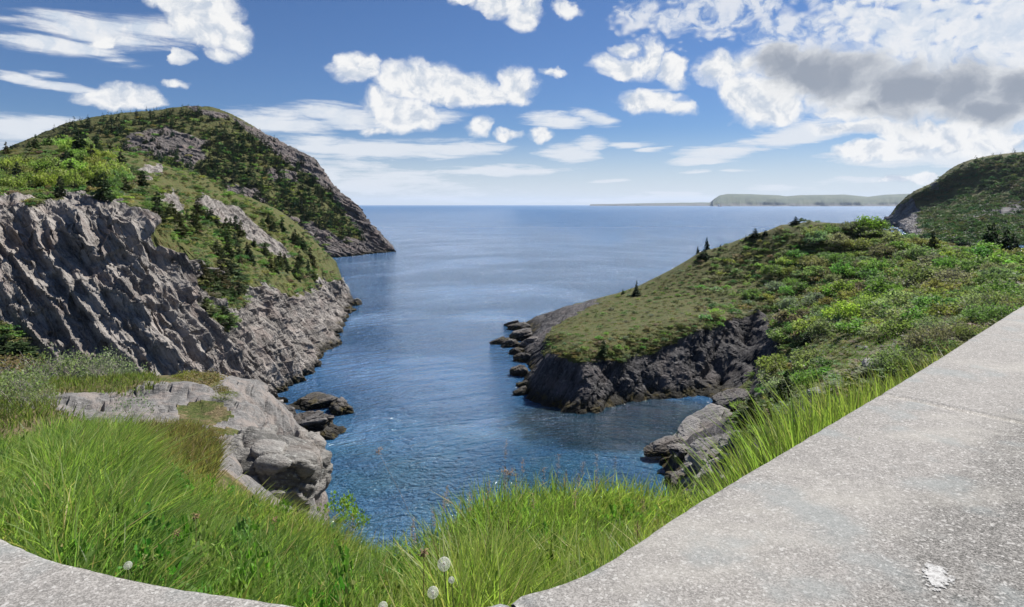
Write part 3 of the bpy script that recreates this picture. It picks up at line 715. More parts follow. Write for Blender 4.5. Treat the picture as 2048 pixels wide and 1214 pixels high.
    Pn = P + (Pn - P) * nearf
    keep = (Pn[:-1, :-1, 2] > -1.2) | (Pn[1:, 1:, 2] > -1.2)
    k2 = ~((PX[:-1, :-1] < 1240) & (YY[:-1, :-1] < 46)); keep &= k2
    link('hillside', grid_mesh('hillside', Pn, M_HILL, {'veg': veg, 'tone': c2}, keep), label='shrubby promontory and valley side on the right of the cove', cat='hillside', kind='structure')
    # which points can be seen from the camera
    px, py = proj(Pn); m = np.minimum.accumulate(np.where(Pn[..., 2] > -1, py, 9999), axis=0); vis = py <= m + .5
    VIS['hill'] = (Pn, px, py, np.where(vis, veg, -1))
build_land()

# ------------------------------------------------------------------ the concrete parapet
def concrete():
    m, t = new_mat('speckled_concrete')
    pos = t.node('ShaderNodeTexCoord').outputs['Object']
    v = t.node('ShaderNodeTexVoronoi', {'Vector': pos, 'Scale': 330.0, 'Randomness': 1.0}); vc = t.node('ShaderNodeSeparateColor', {0: v.outputs['Color']}).outputs[0]
    v2 = t.node('ShaderNodeTexVoronoi', {'Vector': pos, 'Scale': 165.0}); vc2 = t.node('ShaderNodeSeparateColor', {0: v2.outputs['Color']}).outputs[0]
    n = t.noise(pos, 320, 3, .7); n_m = t.noise(pos, 28, 5, .7); n_l = t.noise(t.mapping(pos, rot=(0, 0, R(-42)), scale=(.5, 1, 1)), 3.2, 5, .6)
    g = t.math('ADD', t.math('MULTIPLY', vc, .5), t.math('ADD', t.math('MULTIPLY', n, .35), t.math('MULTIPLY', vc2, .22)))
    # inner strip worn to darker stone
    worn = t.attr('worn').outputs['Fac']
    w = t.ramp(t.math('ADD', worn, t.math('ADD', t.math('MULTIPLY', t.math('SUBTRACT', n_l, .5), 1.5), t.math('MULTIPLY', t.math('SUBTRACT', t.noise(pos, 14, 4, .6), .5), .9))), .30, 1.0)
    lo = t.mix(w, (.150, .143, .133), (.052, .050, .046)); hi = t.mix(w, (.315, .300, .282), (.25, .240, .225))
    thr = t.math('ADD', g, t.math('MULTIPLY', t.math('SUBTRACT', n_m, .5), .62))
    col = t.mix(t.ramp(thr, .22, .86), lo, hi)
    col = t.mix(t.ramp(vc2, .90, .97, 0, .7), col, (.42, .41, .39))
    col = t.mix(t.ramp(n_l, .50, .70, 0, .45), col, (.36, .345, .31))
    col = t.mix(t.ramp(t.noise(pos, 4.5, 4, .55), .50, .68, 0, .40), col, (.20, .235, .24))
    h = t.math('ADD', t.math('MULTIPLY', g, .6), t.math('MULTIPLY', n_m, .5))
    surf(t, col, .85, h, .6, .004, .3)
    return m
M_CONC = concrete()
ZT = EYE - .8
def build_wall():
    # outer edge of the top, as seen; the wall is .72 m thick
    edge = [(-3.3, 2.9), (-2.1, 2.0), (-1.259, 1.48), (-.87, 1.32), (-.52, 1.235), (-.25, 1.19), (-.064, 1.213), (.006, 1.246), (.134, 1.303), (.275, 1.42), (.46, 1.60), (1.0, 2.08), (2.0, 2.97), (3.0, 3.88), (4.18, 4.95), (6.2, 6.75), (9.0, 9.3)]
    E = crom(np.array(edge), 400)
    T = np.gradient(E, axis=0); T /= np.linalg.norm(T, axis=1, keepdims=True); Nn = np.stack([T[:, 1], -T[:, 0]], -1)   # towards the viewer
    for k in range(30): Nn[1:-1] = (Nn[:-2] + 2 * Nn[1:-1] + Nn[2:]) / 4
    Nn /= np.linalg.norm(Nn, axis=1, keepdims=True)
    E = E - Nn * .010
    root = empty('parapet_wall', (0, 1.2, ZT - .8), 'curved low parapet wall of speckled grey concrete in the foreground', 'wall')
    s = np.concatenate([[0], np.cumsum(np.linalg.norm(np.diff(E, axis=0), axis=1))])
    px = 1024 + E[:, 0] / E[:, 1] * F
    j1 = s[np.argmin(np.abs(px - 1015))]; j2 = s[np.argmin(np.abs(px - 1757))]
    prof = [(.012, -.9), (0.0, -.5), (.0, -.022), (.003, -.009), (.010, -.002), (.022, 0), (.09, .001), (.16, .002), (.24, .002), (.32, .002), (.4, .002), (.48, .002), (.56, .002), (.64, .001), (.685, 0), (.706, -.003), (.716, -.014), (.72, -.035), (.72, -.5), (.72, -.9)]
    for k, (a, b) in enumerate(((s[0], j1 - .006), (j1 + .006, j2 - .0055), (j2 + .0055, s[-1]))):
        n = int((b - a) / .02) + 2; ss = np.linspace(a, b, n)
        e = np.stack([np.interp(ss, s, E[:, i]) for i in (0, 1)], -1); nn = np.stack([np.interp(ss, s, Nn[:, i]) for i in (0, 1)], -1)
        P = np.zeros((len(prof), n, 3))
        for r, (o, z) in enumerate(prof):
            jj = .003 * fbm(np.stack([ss * 9, ss * 0 + r * .6, ss * 0], -1), 3, 140) + .004 * fbm(np.stack([ss * 30, ss * 0 + r * 2, ss * 0], -1), 2, 141) * (2 <= r <= 5)
            ch = .012 * np.exp(-np.minimum(ss - a, b - ss) / .008) * (1 if k else 1)
            P[r, :, :2] = e + nn * (o + jj)[:, None]; P[r, :, 2] = ZT + z + .35 * jj - (ch if 2 < r < 17 else 0)
        # local coordinates of the parent
        P -= np.array([0, 1.2, ZT - .8])
        wr = np.tile(np.array([p[0] for p in prof])[:, None], (1, n)); X = P[..., 0] + 0
        worn = smooth(wr, .20, .60) * smooth(X, .2, .9) 
        idx = np.arange(len(prof) * n).reshape(len(prof), n)
        q = np.stack([idx[:-1, :-1], idx[1:, :-1], idx[1:, 1:], idx[:-1, 1:]], -1).reshape(-1, 4)
        caps = [np.array([idx[:, 0]]), np.array([idx[::-1, -1]])]
        me = new_mesh('wall_section', P.reshape(-1, 3), [q] + caps, [M_CONC], {'worn': worn.ravel()}, True)
        link('wall_section', me, root)
    # paved lookout on this side of the wall
    ma, t = new_mat('asphalt'); pos = t.node('ShaderNodeNewGeometry').outputs['Position']; n = t.noise(pos, 140, 4, .7)
    surf(t, t.mix(t.ramp(n, .35, .65), (.035, .035, .034), (.085, .083, .08)), .9, n, .5, .004)
    inn = E + Nn * .715; zp = ZT - .72; keep_ = slice(0, 400, 8)
    V = [(x, y, zp) for x, y in inn[keep_]] + [(x, -9.0 + .0 * y, zp) for x, y in inn[keep_]]; m_ = len(inn[keep_])
    link('pavement', new_mesh('pavement', V, np.array([(k, k + m_, k + m_ + 1, k + 1) for k in range(m_ - 1)]), [ma]), label='asphalt of the lookout behind the parapet', kind='structure')
    # white splash of paint on the top
    mw, t = new_mat('white_paint'); oc = t.node('ShaderNodeTexCoord').outputs['Object']; rad_ = t.attr('rim').outputs['Fac']
    pb = t.node('ShaderNodeBsdfPrincipled', {'Base Color': t.mix(t.ramp(t.noise(oc, 120, 5, .7), .38, .60), (.22, .215, .21), (.44, .44, .43)), 'Roughness': .85})
    hole = t.ramp(t.math('ADD', t.math('MULTIPLY', rad_, .62), t.math('MULTIPLY', t.math('SUBTRACT', t.noise(oc, 85, 6, .72), .5), 1.5)), .36, .46)
    t.node('ShaderNodeOutputMaterial', {0: t.node('ShaderNodeMixShader', {0: hole, 1: pb.outputs[0], 2: t.node('ShaderNodeBsdfTransparent').outputs[0]}).outputs[0]})
    c = at(1874, 1155, .8 * F / (1155 - HZ)); c.z = ZT + .004
    a = np.linspace(0, 2 * math.pi, 60, endpoint=False)
    rr = .036 * (1 + .35 * fbm(np.stack([np.cos(a) * 1.4, np.sin(a) * 1.4, a * 0], -1), 3, 151))
    V, rim = [], []
    for q in np.linspace(.05, 1, 9):
        rd = np.array([c.x, c.y]) / math.hypot(c.x, c.y); V.append(np.stack([c.x + rr * q * (np.cos(a) * rd[1] + 1.75 * np.sin(a) * rd[0]), c.y + rr * q * (-np.cos(a) * rd[0] + 1.75 * np.sin(a) * rd[1]), c.z + .0006 * (1 - q) + a * 0], -1)); rim += [q] * 60
    V = np.vstack(V) - np.array([0, 1.2, ZT - .8]); i = np.arange(60); j = (i + 1) % 60
    me = new_mesh('paint_splash', V, [np.concatenate([np.stack([i, j, j + 60, i + 60], -1)[:, ::-1] + 60 * q for q in range(8)]), np.array([i])], [mw], {'rim': np.array(rim)})
    link('paint_splash', me, root)
build_wall()
#@@PART2
# ------------------------------------------------------------------ rocks
def rock_mesh(name, size, seed, mat, planes=16, sub=4, layers=0.0, rough=.08, flat=True, k=26.0):
    bm = bmesh.new(); bmesh.ops.create_icosphere(bm, subdivisions=sub, radius=1)
    V = np.array([v.co[:] for v in bm.verts]); Fc = np.array([[v.index for v in f.verts] for f in bm.faces]); bm.free()
    g = np.random.default_rng(seed)
    d = V / np.linalg.norm(V, axis=1, keepdims=True)
    n = g.normal(size=(planes, 3)); n /= np.linalg.norm(n, axis=1, keepdims=True); off = g.uniform(.60, .95, planes)
    ax = np.array([[1, .1, .15], [-1, .1, .2], [.1, 1, .1], [-.1, -1, .2], [.12, .05, 1], [0, 0, -1]]) + g.normal(size=(6, 3)) * .12; ax /= np.linalg.norm(ax, axis=1, keepdims=True); n = np.vstack([n, ax]); off = np.append(off, [.84, .84, .8, .8, .66, .7])
    c = d @ n.T; rad = np.where(c > .05, off[None] / np.maximum(c, .05), 9)
    r = np.minimum(-np.log(np.exp(-k * rad).sum(1) + 1e-30) / k, 1.15)
    P = d * r[:, None]
    sz = np.array(size)
    f1, f2, ci = worley(P * np.array([1.3, 1.3, 2.4]) * 1.4 + seed, seed)
    P = P * (1 + rough * (1.6 * (ci - .5) + 1.0 * fbm(P * 1.8 + seed, 5, seed, .6) - 1.1 * np.exp(-(f2 - f1) * 18)))[:, None]
    if layers:
        ph = (P[:, 2] + .25 * P[:, 0] + .08 * fbm(P * 1.5, 2, seed + 4)) * layers
        st = np.abs(ph - np.floor(ph) - .5) * 2; P[:, :2] *= (1 - .10 * smooth(st, .72, 1.0) + .10 * (H3(np.floor(ph).astype(int), np.zeros(len(ph), int), np.zeros(len(ph), int), seed) - .5))[:, None]
    P = P * sz
    P = P + d * (rough * .25 * sz.min() * fbm(P / (sz.min() * .25), 3, seed + 8))[:, None]
    return new_mesh(name, P, Fc, [mat], {'tone': ci, 'veg': ci * 0}, not flat)
def rock(name, px, py, Y, hw, hh, hd, seed, mat, label, cat='rock', rot=(0, 0, 0), group=None, **kw):
    o = link(name, rock_mesh(name, (hw, hd, hh), seed, mat, **kw), None, label, cat, group, None, at(px, py, Y)); o.rotation_euler = [R(a) for a in rot]
    return o
def build_rocks():
    rock('boulder', 530, 958, 10.4, 1.06, .96, .95, 3, M_SLAB, 'big rounded grey boulder rising out of the tall grass at the cliff edge', 'boulder', (0, 18, 8), planes=12, sub=6, rough=.06, flat=False, k=20)
    rock('boulder', 606, 950, 12.4, .56, .98, .8, 5, M_SLAB, 'steep grey boulder behind the biggest boulder with its edge over the water', 'boulder', (0, 12, -10), planes=12, sub=6, rough=.075, flat=False, k=40)
    rock('boulder', 448, 968, 8.9, .20, .27, .25, 8, M_STONE, 'small whitish knobbly boulder at the end of the moss patch', 'boulder', (0, 0, 20), planes=10, sub=4, rough=.14)
    rock('boulder', 500, 868, 13.8, .62, .30, .7, 9, M_SLAB, 'low cracked grey rock hump behind the biggest boulder', 'boulder', (0, 10, 0), planes=12, sub=5, rough=.06, flat=False)
    for px, py, Y, hw, hh, sd, lb in ((432, 782, 18.4, .42, .22, 11, 'squared pale rock block on the rim of the slab'), (474, 804, 18.3, .34, .22, 12, 'rounded pale rock on the slab rim above the dark sea rocks'), (520, 832, 18.0, .42, .26, 13, 'knobbly rock on the slab rim where it bends down to the boulders'), (568, 862, 17.4, .50, .34, 14, 'sloping brown-grey rock on the rim just above the front dark sea rock'), (612, 886, 16.4, .50, .36, 15, 'smooth outer rim rock next to the steep boulder')):
        rock('rim_rock', px, py, Y, hw, hh, hw * .9, sd, M_SLAB, lb, rot=(0, 14, sd * 7), planes=12, rough=.07, sub=4, flat=False)
    # dark sea rocks under the slab
    D = [(628, 812, 67, 3.1, 1.25, 2.6, 21, (6, -6, 12), 'long layered dark rock at the back of the sea rocks below the slab', 4),
         (682, 826, 65, 1.45, 1.5, 1.7, 22, (0, 12, 30), 'blunt dark rock at the seaward tip of the sea rocks', 3),
         (612, 852, 60, 3.0, 1.5, 1.9, 23, (14, -14, 10), 'dark slanting rock with a flat grey side in front of the sea rocks', 4),
         (560, 826, 62, 1.6, 1.2, 1.8, 24, (0, 8, 50), 'dark rock wedged between cliff foot and the long layered sea rock', 3),
         (655, 872, 57.8, 1.3, .9, 1.0, 25, (0, 16, 0), 'low wet dark rock at the water line in front of the slanting sea rock', 2),
         (676, 860, 59, .8, .45, .6, 26, (0, 0, 40), 'small weedy yellowish rock awash beside the slanting sea rock', 0),
         (600, 884, 57, 2.0, .8, 1.2, 27, (0, 0, 0), 'low black rock in the shade below the slanting sea rock', 2)]
    for px, py, Y, hw, hh, hd, sd, rt, lb, ly in D:
        o = rock('sea_rock', px, py, Y, hw, hh, hd, sd, M_DARK, lb, rot=rt, planes=11, sub=5, layers=ly, rough=.12, k=40)
        o.location.z = max(min(o.location.z, hh * .75), .1)
    for px, py, Y, s, sd, lb in ((543, 800, 67, .45, 31, 'small pale stone at the cliff foot left of the sea rocks'), (550, 812, 65, .5, 32, 'yellowish stone under the cliff foot behind the sea rocks'), (560, 803, 67.5, .4, 33, 'whitish stone at the water edge behind the long sea rock')):
        rock('stone', px, py, Y, s, s * .6, s, sd, M_STONE, lb, 'stone', planes=10, sub=3)
    # rocks at the point of the near cliff
    for px, Y, hw, hh, sd, lb in ((708, 134, 1.9, 1.3, 41, 'outermost dark rock off the point of the near cliff'), (697, 133, 1.8, 1.4, 42, 'rock joined to the point of the near cliff'), (690, 124, 1.6, .9, 43, 'low dark rock at the near cliff foot below its point'), (702, 126, 1.4, .45, 44, 'flat rock awash beside the point of the near cliff'), (668, 106, 1.5, .9, 45, 'dark wet rock at the near cliff foot halfway along'), (640, 92, 1.3, .8, 46, 'dark wet rock at the near cliff foot close to the weedy corner'), (610, 82, 1.2, .7, 47, 'weedy rock at the near cliff foot in the inner corner')):
        o = rock('shore_rock', px, wl(Y, hh * .25), Y, hw, hh, hw * .8, sd, M_DARK, lb, rot=(0, 8, sd * 13), planes=13, sub=4, rough=.1)
    # rocks round the tip of the promontory
    T = [(1022, 649, 111, 1.9, .8, 51, 'thin dark rock lying farthest out at the tip of the promontory'), (1036, 655, 108, 2.2, 1.1, 52, 'dark rock just inside the farthest rock of the promontory'), (1000, 689, 97, 1.9, 1.0, 53, 'pointed dark rock that juts out to sea from the promontory'), (1018, 690, 95, 1.9, 1.2, 54, 'slanting rock with yellow lichen behind the pointed rock'), (1040, 672, 100, 2.4, 1.5, 60, 'broken dark rock on the shore between the two outer rocks of the promontory'), (1034, 710, 90, 1.5, 1.2, 55, 'round dark rock below the pointed rock of the promontory'), (1046, 722, 86, 1.4, 1.5, 56, 'upright grey rock against the promontory shore'),
         (1038, 752, 79, 1.7, 1.5, 57, 'large wedge shaped dark rock with a sunlit top at the promontory foot'), (1046, 776, 74, 1.0, .6, 58, 'small wet rock between the wedge rock and the round rock'), (1042, 795, 71, 1.2, .85, 59, 'rounded black rock in the water at the near corner of the promontory'), (1060, 690, 92, 2.2, 1.6, 61, 'craggy rock above the upright rock on the promontory shore')]
    for px, py, Y, hw, hh, sd, lb in T:
        o = rock('shore_rock', px, py, Y, hw, hh, hw * .75, sd, M_DARK, lb, rot=(0, -16, sd * 11 % 50 - 25), planes=13, sub=4, layers=3, rough=.1); o.location.z = max(o.location.z, .1)
    # slabs and blocks on the near right shore
    S = [(1408, 862, 54.5, 3.3, 1.1, 2.2, 71, (12, -24, 24), 'large cracked grey slab sloping into the inlet'), (1436, 905, 46, 2.3, .9, 1.9, 72, (10, -30, 20), 'second tilted grey slab nearer the wall with broken edges'), (1335, 888, 53.6, 1.6, .8, 1.2, 73, (0, -10, 10), 'jagged dark rock with a pale top at the seaward end of the large slab'), (1365, 902, 51, 1.2, .8, 1.0, 74, (0, 10, 40), 'dark block between the two slabs of the inlet shore'), (1402, 935, 47, 1.5, .8, 1.1, 75, (0, -14, 0), 'cracked block below the second slab'), (1440, 945, 42, 1.5, .9, 1.2, 76, (8, -20, 30), 'grey block at the top of the rocky shore close to the grass'),
         (1358, 955, 48, 1.1, .6, .8, 77, (0, 0, 20), 'ochre topped rock at the water edge of the inlet'), (1385, 965, 46, 1.0, .6, .9, 78, (0, 0, 60), 'pale broken rock next to the ochre topped rock'), (1312, 900, 53, 1.1, .6, .8, 79, (0, 0, 0), 'black wet rock at the water line of the inlet'), (1462, 885, 44, .9, .6, .8, 80, (0, -15, 0), 'small grey block beside the round low spruce'), (1415, 975, 43, 1.1, .6, .8, 81, (0, 0, 15), 'dark rock at the foot of the shore partly behind the grass'), (1455, 800, 64, 2.2, 1.0, 1.5, 82, (0, -24, 10), 'dark rock ledge at the head of the inlet')]
    for px, py, Y, hw, hh, hd, sd, rt, lb in S:
        rock('shore_slab', px, py, Y, hw * 1.1, hh * .72, hd * 1.1, sd, M_DARK if sd in (73, 74, 79, 81, 82) else M_CLIFF_S, lb, rot=rt, planes=9, sub=5, layers=4, rough=.12, k=45)
    st = [(1704, 664, .30), (1716, 667, .22), (1696, 669, .18), (1732, 661, .24), (1741, 664, .2), (1756, 664, .26), (1750, 668, .16), (1718, 696, .2), (1734, 699, .26), (1700, 655, .35), (1893, 641, .3), (1884, 643, .22), (1588, 722, .55), (1597, 738, .22), (1598, 780, .2), (1760, 738, .45), (1775, 734, .3), (1724, 638, .2), (1900, 634, .2), (1834, 664, .18)]
    for k, (px, py, s) in enumerate(st):
        P, gx, gy, vg = VIS['hill']; i = np.argmin((gx - px) ** 2 + (gy - py) ** 2 + (vg < 0) * 1e5); p = P.reshape(-1, 3)[i]
        if k == 0: dt = [rock_mesh('stone', (1, 1, .7), 90 + j, M_STONE, planes=11, sub=3, rough=.08) for j in range(4)]
        lb = 'whitish stone lying in the grassy clearing below the shrubs'
        if s > .5: lb = 'largest pale grey stone standing among the shrubs at the edge of the clearing'
        if px > 1850: lb = 'pale stone at the shaded grass edge near the top of the clearing'
        if 1755 < px < 1790 and py > 700: lb = 'broken grey stone in the shrubs close to the wall'
        o = link('stone', dt[k % 4], None, lb, 'stone', 'stones in the clearing', None, p); o.scale = (s * 1.3, s, s); o.rotation_euler = (0, 0, k * 1.3)
    for px, py, Y, s, lb in ((1634, 789, 22, .34, 'upright grey stone standing behind the tall grass at the wall'), (1690, 772, 20, .40, 'long low grey stone in the grass just behind the wall'), (1556, 885, 20, .18, 'small pale stone low on the grassy bank behind the wall')):
        rock('stone', px, py, Y, s, s * .85, s, int(px), M_STONE, lb, 'stone', planes=11, sub=4)
def build_rubble():
    P, gx, gy, vg = VIS['hill']; P3 = P.reshape(-1, 3); dt = [rock_mesh('shore_stone', (1, 1, .62), 190 + j, (M_DARK, M_CLIFF_S)[j % 2], planes=9, sub=3, rough=.12, k=45) for j in range(6)]
    poly = [(1305, 905), (1340, 885), (1440, 860), (1485, 870), (1480, 930), (1455, 975), (1400, 1000), (1340, 985)]; n = 0
    while n < 60:
        x, y = random.uniform(1300, 1490), random.uniform(855, 1002)
        if not inpoly(np.array([x]), np.array([y]), poly)[0]: continue
        i = np.argmin((gx - x) ** 2 + (gy - y) ** 2); p = P3[i]; s = random.uniform(.22, .75); wet = p[2] < .9
        lb = 'dark wet stone at the water line of the inlet shore' if wet else ('broken grey stone on the upper part of the inlet shore' if y < 925 else 'broken grey stone low on the inlet shore near the wall')
        o = link('shore_stone', dt[n % 6], None, lb, 'stone', lb.replace('stone', 'stones', 1), None, p + np.array([0, 0, s * .12])); o.scale = (s * 1.25, s, s); o.rotation_euler = (random.uniform(-.4, .4), random.uniform(-.5, .2), random.random() * 6.28); n += 1
M_CLIFF_S = rock_mat('shore_slab_rock', (.085, .082, .080), (.30, .285, .27), (.25, .20, .17), .4, (-.3, .2, .9), veg=False)
build_rocks()
build_rubble()

# ------------------------------------------------------------------ plants: prototypes
def spray_tris(c, d, L, w, g):
    """a needle spray: two crossed kites along direction d"""
    d = d / np.linalg.norm(d); s = np.cross(d, [0, 0, 1.0]); s /= np.linalg.norm(s) + 1e-6; u = np.cross(s, d)
    m = c + d * L * .55; e = c + d * L
    return [c, m + s * w, e, m - s * w], [c, m + u * w * .55, e, m - u * w * .6]
def spruce_crown(seed, whorls=17, br=8, rad=.25, squat=1.0):
    g = np.random.default_rng(seed); V = []; Fq = []; T = []
    for w in range(whorls):
        t = (w + .35) / whorls; z = .06 + .90 * t
        r = rad * squat * (1 - t) ** .8 * (.75 + .5 * g.random()) + .012
        for b in range(max(3, int(br * (1 - .5 * t)))):
            if g.random() < .12: continue
            a = g.random() * 6.283; L = r * (.7 + .5 * g.random()); dr = -.30 - .25 * g.random() if t < .7 else .25
            d = np.array([math.cos(a), math.sin(a), dr * .6]); c0 = np.array([0, 0, z]); tn = g.random()
            for q in (.35, .62, .9):
                c = c0 + d * L * (q - .3); dd = d + np.array([g.normal() * .35, g.normal() * .35, g.normal() * .2 + .12])
                for kite in spray_tris(c, dd, L * .55 + .02, (.05 + .03 * g.random()) * (1.1 - .55 * t) * (squat * .5 + .5), g):
                    n = len(V); V += kite; Fq.append((n, n + 1, n + 2, n + 3)); T += [np.clip(tn * .6 + .4 * q * g.random() + .1 * t, 0, 1)] * 4
    n = len(V); V += [np.array([0, 0, 1.03]), np.array([.012, 0, .9]), np.array([-.008, .012, .9]), np.array([-.008, -.012, .9])]; Fq.append((n, n + 1, n + 2, n + 3)); T += [.7] * 4
    return np.array(V), np.array(Fq), np.array(T)
def trunk_mesh(name, h, r, mat=None, seed=0):
    V = []; Fq = []
    for k in range(5):
        t = k / 4
        for j in range(6):
            a = j * math.pi / 3; rr = r * (1 - .85 * t); V.append((rr * math.cos(a) + .02 * h * math.sin(seed + t * 3) * t, rr * math.sin(a), h * t - .08 * (k == 0)))
    for k in range(4):
        for j in range(6): Fq.append((k * 6 + j, k * 6 + (j + 1) % 6, k * 6 + 6 + (j + 1) % 6, k * 6 + 6 + j))
    return new_mesh(name, V, np.array(Fq), [mat or M_BARK], None, True)
SP_FULL = []; SP_LOW = []
for k in range(5):
    V, Q, T = spruce_crown(200 + k, 18, 9, (.22, .27, .24, .36, .50)[k])
    SP_FULL.append((new_mesh('crown', V, Q, [M_NEEDLE], {'tone': T}), trunk_mesh('trunk', .97, .022, seed=k)))
for k in range(4):
    V, Q, T = spruce_crown(230 + k, 10, 6, (.24, .28, .32, .36)[k])
    SP_LOW.append((V, Q, T, new_mesh('spruce_tree', V, Q, [M_NEEDLE], {'tone': T})))

def bush_arrays(seed, clumps=34, leaves=26, leaf=.075, flat=.8, gap=.0):
    g = np.random.default_rng(seed); V = []; Q = []; T = []
    a = g.uniform(0, 6.283, clumps); u = np.sqrt(g.random(clumps)) * .88; zz = np.sqrt(np.maximum(0, 1 - u ** 2)) * flat * g.uniform(.45, 1.05, clumps)
    cs = np.stack([u * np.cos(a), u * np.sin(a), zz + .05], -1); ct = g.random(clumps)
    N = clumps * leaves
    c = np.repeat(cs, leaves, 0) + g.normal(size=(N, 3)) * np.array([.13, .13, .10]); tn = np.repeat(ct, leaves) * .55 + .45 * g.random(N)
    c[:, 2] = np.maximum(c[:, 2], .0)
    d = g.normal(size=(N, 3)); d /= np.linalg.norm(d, axis=1, keepdims=True); e = np.cross(d, g.normal(size=(N, 3))); e /= np.linalg.norm(e, axis=1, keepdims=True)
    L = leaf * g.uniform(.7, 1.3, (N, 1)); W = L * .55
    V = np.stack([c - d * L, c + e * W, c + d * L, c - e * W], 1).reshape(-1, 3); Q = np.arange(N * 4).reshape(-1, 4)
    return V, Q, np.repeat(tn, 4)
def stems_mesh(name, seed, n=9, mat=None, twigs=3, thick=.012):
    g = np.random.default_rng(seed); V = []; Q = []
    def seg(a, b, r0, r1):
        d = b - a; d = d / np.linalg.norm(d); s = np.cross(d, [.3, .9, .1]); s /= np.linalg.norm(s); u = np.cross(s, d); n0 = len(V)
        for p, r in ((a, r0), (b, r1)):
            for j in range(3): V.append(p + r * (s * math.cos(j * 2.094) + u * math.sin(j * 2.094)))
        for j in range(3): Q.append((n0 + j, n0 + (j + 1) % 3, n0 + 3 + (j + 1) % 3, n0 + 3 + j))
    for k in range(n):
        a = g.uniform(0, 6.283); l = g.uniform(.5, 1.0); p0 = np.array([.08 * math.cos(a), .08 * math.sin(a), -.1]); p1 = p0 + np.array([math.cos(a) * .32 * l, math.sin(a) * .32 * l, .42]); p2 = p1 + np.array([math.cos(a + .4) * .4 * l, math.sin(a + .4) * .4 * l, .42 * l])
        seg(p0, p1, thick, thick * .7); seg(p1, p2, thick * .7, thick * .25)
        for q in range(twigs):
            t = g.uniform(.1, .9); b = p1 + (p2 - p1) * t; dd = np.array([g.normal() * .3, g.normal() * .3, .3 + .2 * g.random()]); seg(b, b + dd * .8, thick * .4, thick * .15)
    return new_mesh(name, np.array(V), np.array(Q), [mat or M_BARK])
BU = []; BU_LOW = []
for k in range(6):
    V, Q, T = bush_arrays(300 + k, 30 + 3 * k, 26, .075, (.8, .9, .7, 1.0, .6, .85)[k]); BU.append((new_mesh('foliage', V, Q, [M_LEAF], {'tone': T}), stems_mesh('stems', 320 + k)))
for k in range(5):
    V, Q, T = bush_arrays(340 + k, 20, 11, .125, (.8, .7, .9, .6, .8)[k]); BU_LOW.append((V, Q, T))

def fit(P, n, rg, px, py, polys, mind, weight=None, extra=None):
    """pick up to n grid points inside polygons of the picture, at least mind(px units) apart"""
    ok = np.zeros(px.shape, bool); w = np.zeros(px.shape)
    for poly, dens in polys:
        i = inpoly(px, py, poly); w = np.where(i, np.maximum(w, dens), w)
    if extra is not None: w = w * extra
    area = np.zeros(px.shape)
    ax = np.abs(np.gradient(px, axis=1)) * np.abs(np.gradient(py, axis=0)); w = w * ax
    w = w.ravel(); tot = w.sum()
    if tot <= 0: return np.zeros((0, 3)), np.zeros(0), np.zeros(0)
    idx = rg.choice(len(w), size=min(n * 6, int((w > 0).sum())), replace=False, p=w / tot)
    cell = {}; out = []
    X = px.ravel(); Yp = py.ravel()
    for i in idx:
        gx, gy = int(X[i] // mind), int(Yp[i] // mind); hit = False
        for a in (-1, 0, 1):
            for b in (-1, 0, 1):
                for (qx, qy) in cell.get((gx + a, gy + b), ()):
                    if (qx - X[i]) ** 2 + (qy - Yp[i]) ** 2 < mind * mind: hit = True
        if hit: continue
        cell.setdefault((gx, gy), []).append((X[i], Yp[i])); out.append(i)
        if len(out) >= n: break
    out = np.array(out, int)
    return P.reshape(-1, 3)[out], X[out], Yp[out]

def put_spruce(p, h, wid, label, group=None, k=None, col=(.030, .050, .022), lean=0.0):
    k = random.randrange(3) if k is None else k
    e = empty('spruce_tree', p, label, 'spruce tree', group, random.random() * 6.28, (h * wid, h * wid, h))
    e.rotation_euler[1] = lean
    c, t = SP_FULL[k]
    v = random.uniform(.8, 1.25)
    for nm, me in (('crown', c), ('trunk', t)):
        o = link(nm, me, e); o.color = (col[0] * v, col[1] * v, col[2] * v, 1)
def put_bush(p, r, h, col, label, group=None, name='bush', cat='bush', k=None):
    k = random.randrange(6) if k is None else k
    e = empty(name, p, label, cat, group, random.random() * 6.28, (r, r, h))
    f, s = BU[k]
    v = random.uniform(.85, 1.2)
    o = link('foliage', f, e); o.color = (col[0] * v, col[1] * v, col[2] * v, 1)
    link('stems', s, e)
def join(name, protos, P, S, cols, mat, label, rz=None):
    """one mass made of many small plants"""
    Vs, Qs, Ts, Cs, n = [], [], [], [], 0
    for i, p in enumerate(P):
        V, Q, T = protos[i % len(protos)][:3]; a = random.random() * 6.28; c, s = math.cos(a), math.sin(a); sx, sz = S[i]
        W = np.stack([(V[:, 0] * c - V[:, 1] * s) * sx, (V[:, 0] * s + V[:, 1] * c) * sx, V[:, 2] * sz], -1) + p
        Vs.append(W); Qs.append(Q + n); Ts.append(T); Cs.append(np.tile(np.array(cols[i]), (len(V), 1))); n += len(V)
    me = new_mesh(name, np.concatenate(Vs), np.concatenate(Qs), [mat], {'tone': np.concatenate(Ts), 'Col': np.concatenate(Cs)})
    return link(name, me, None, label, None, None, 'stuff')

G_BRIGHT = (.225, .270, .080); G_MID = (.135, .190, .066); G_OLIVE = (.168, .188, .082); G_GREY = (.195, .208, .138); G_BROWN = (.155, .145, .102); G_DEEP = (.062, .100, .040)
def pick(cs, ws): return random.choices(cs, ws)[0]
def jit(c, v=.18): return tuple(max(.005, x * random.uniform(1 - v, 1 + v)) for x in c)

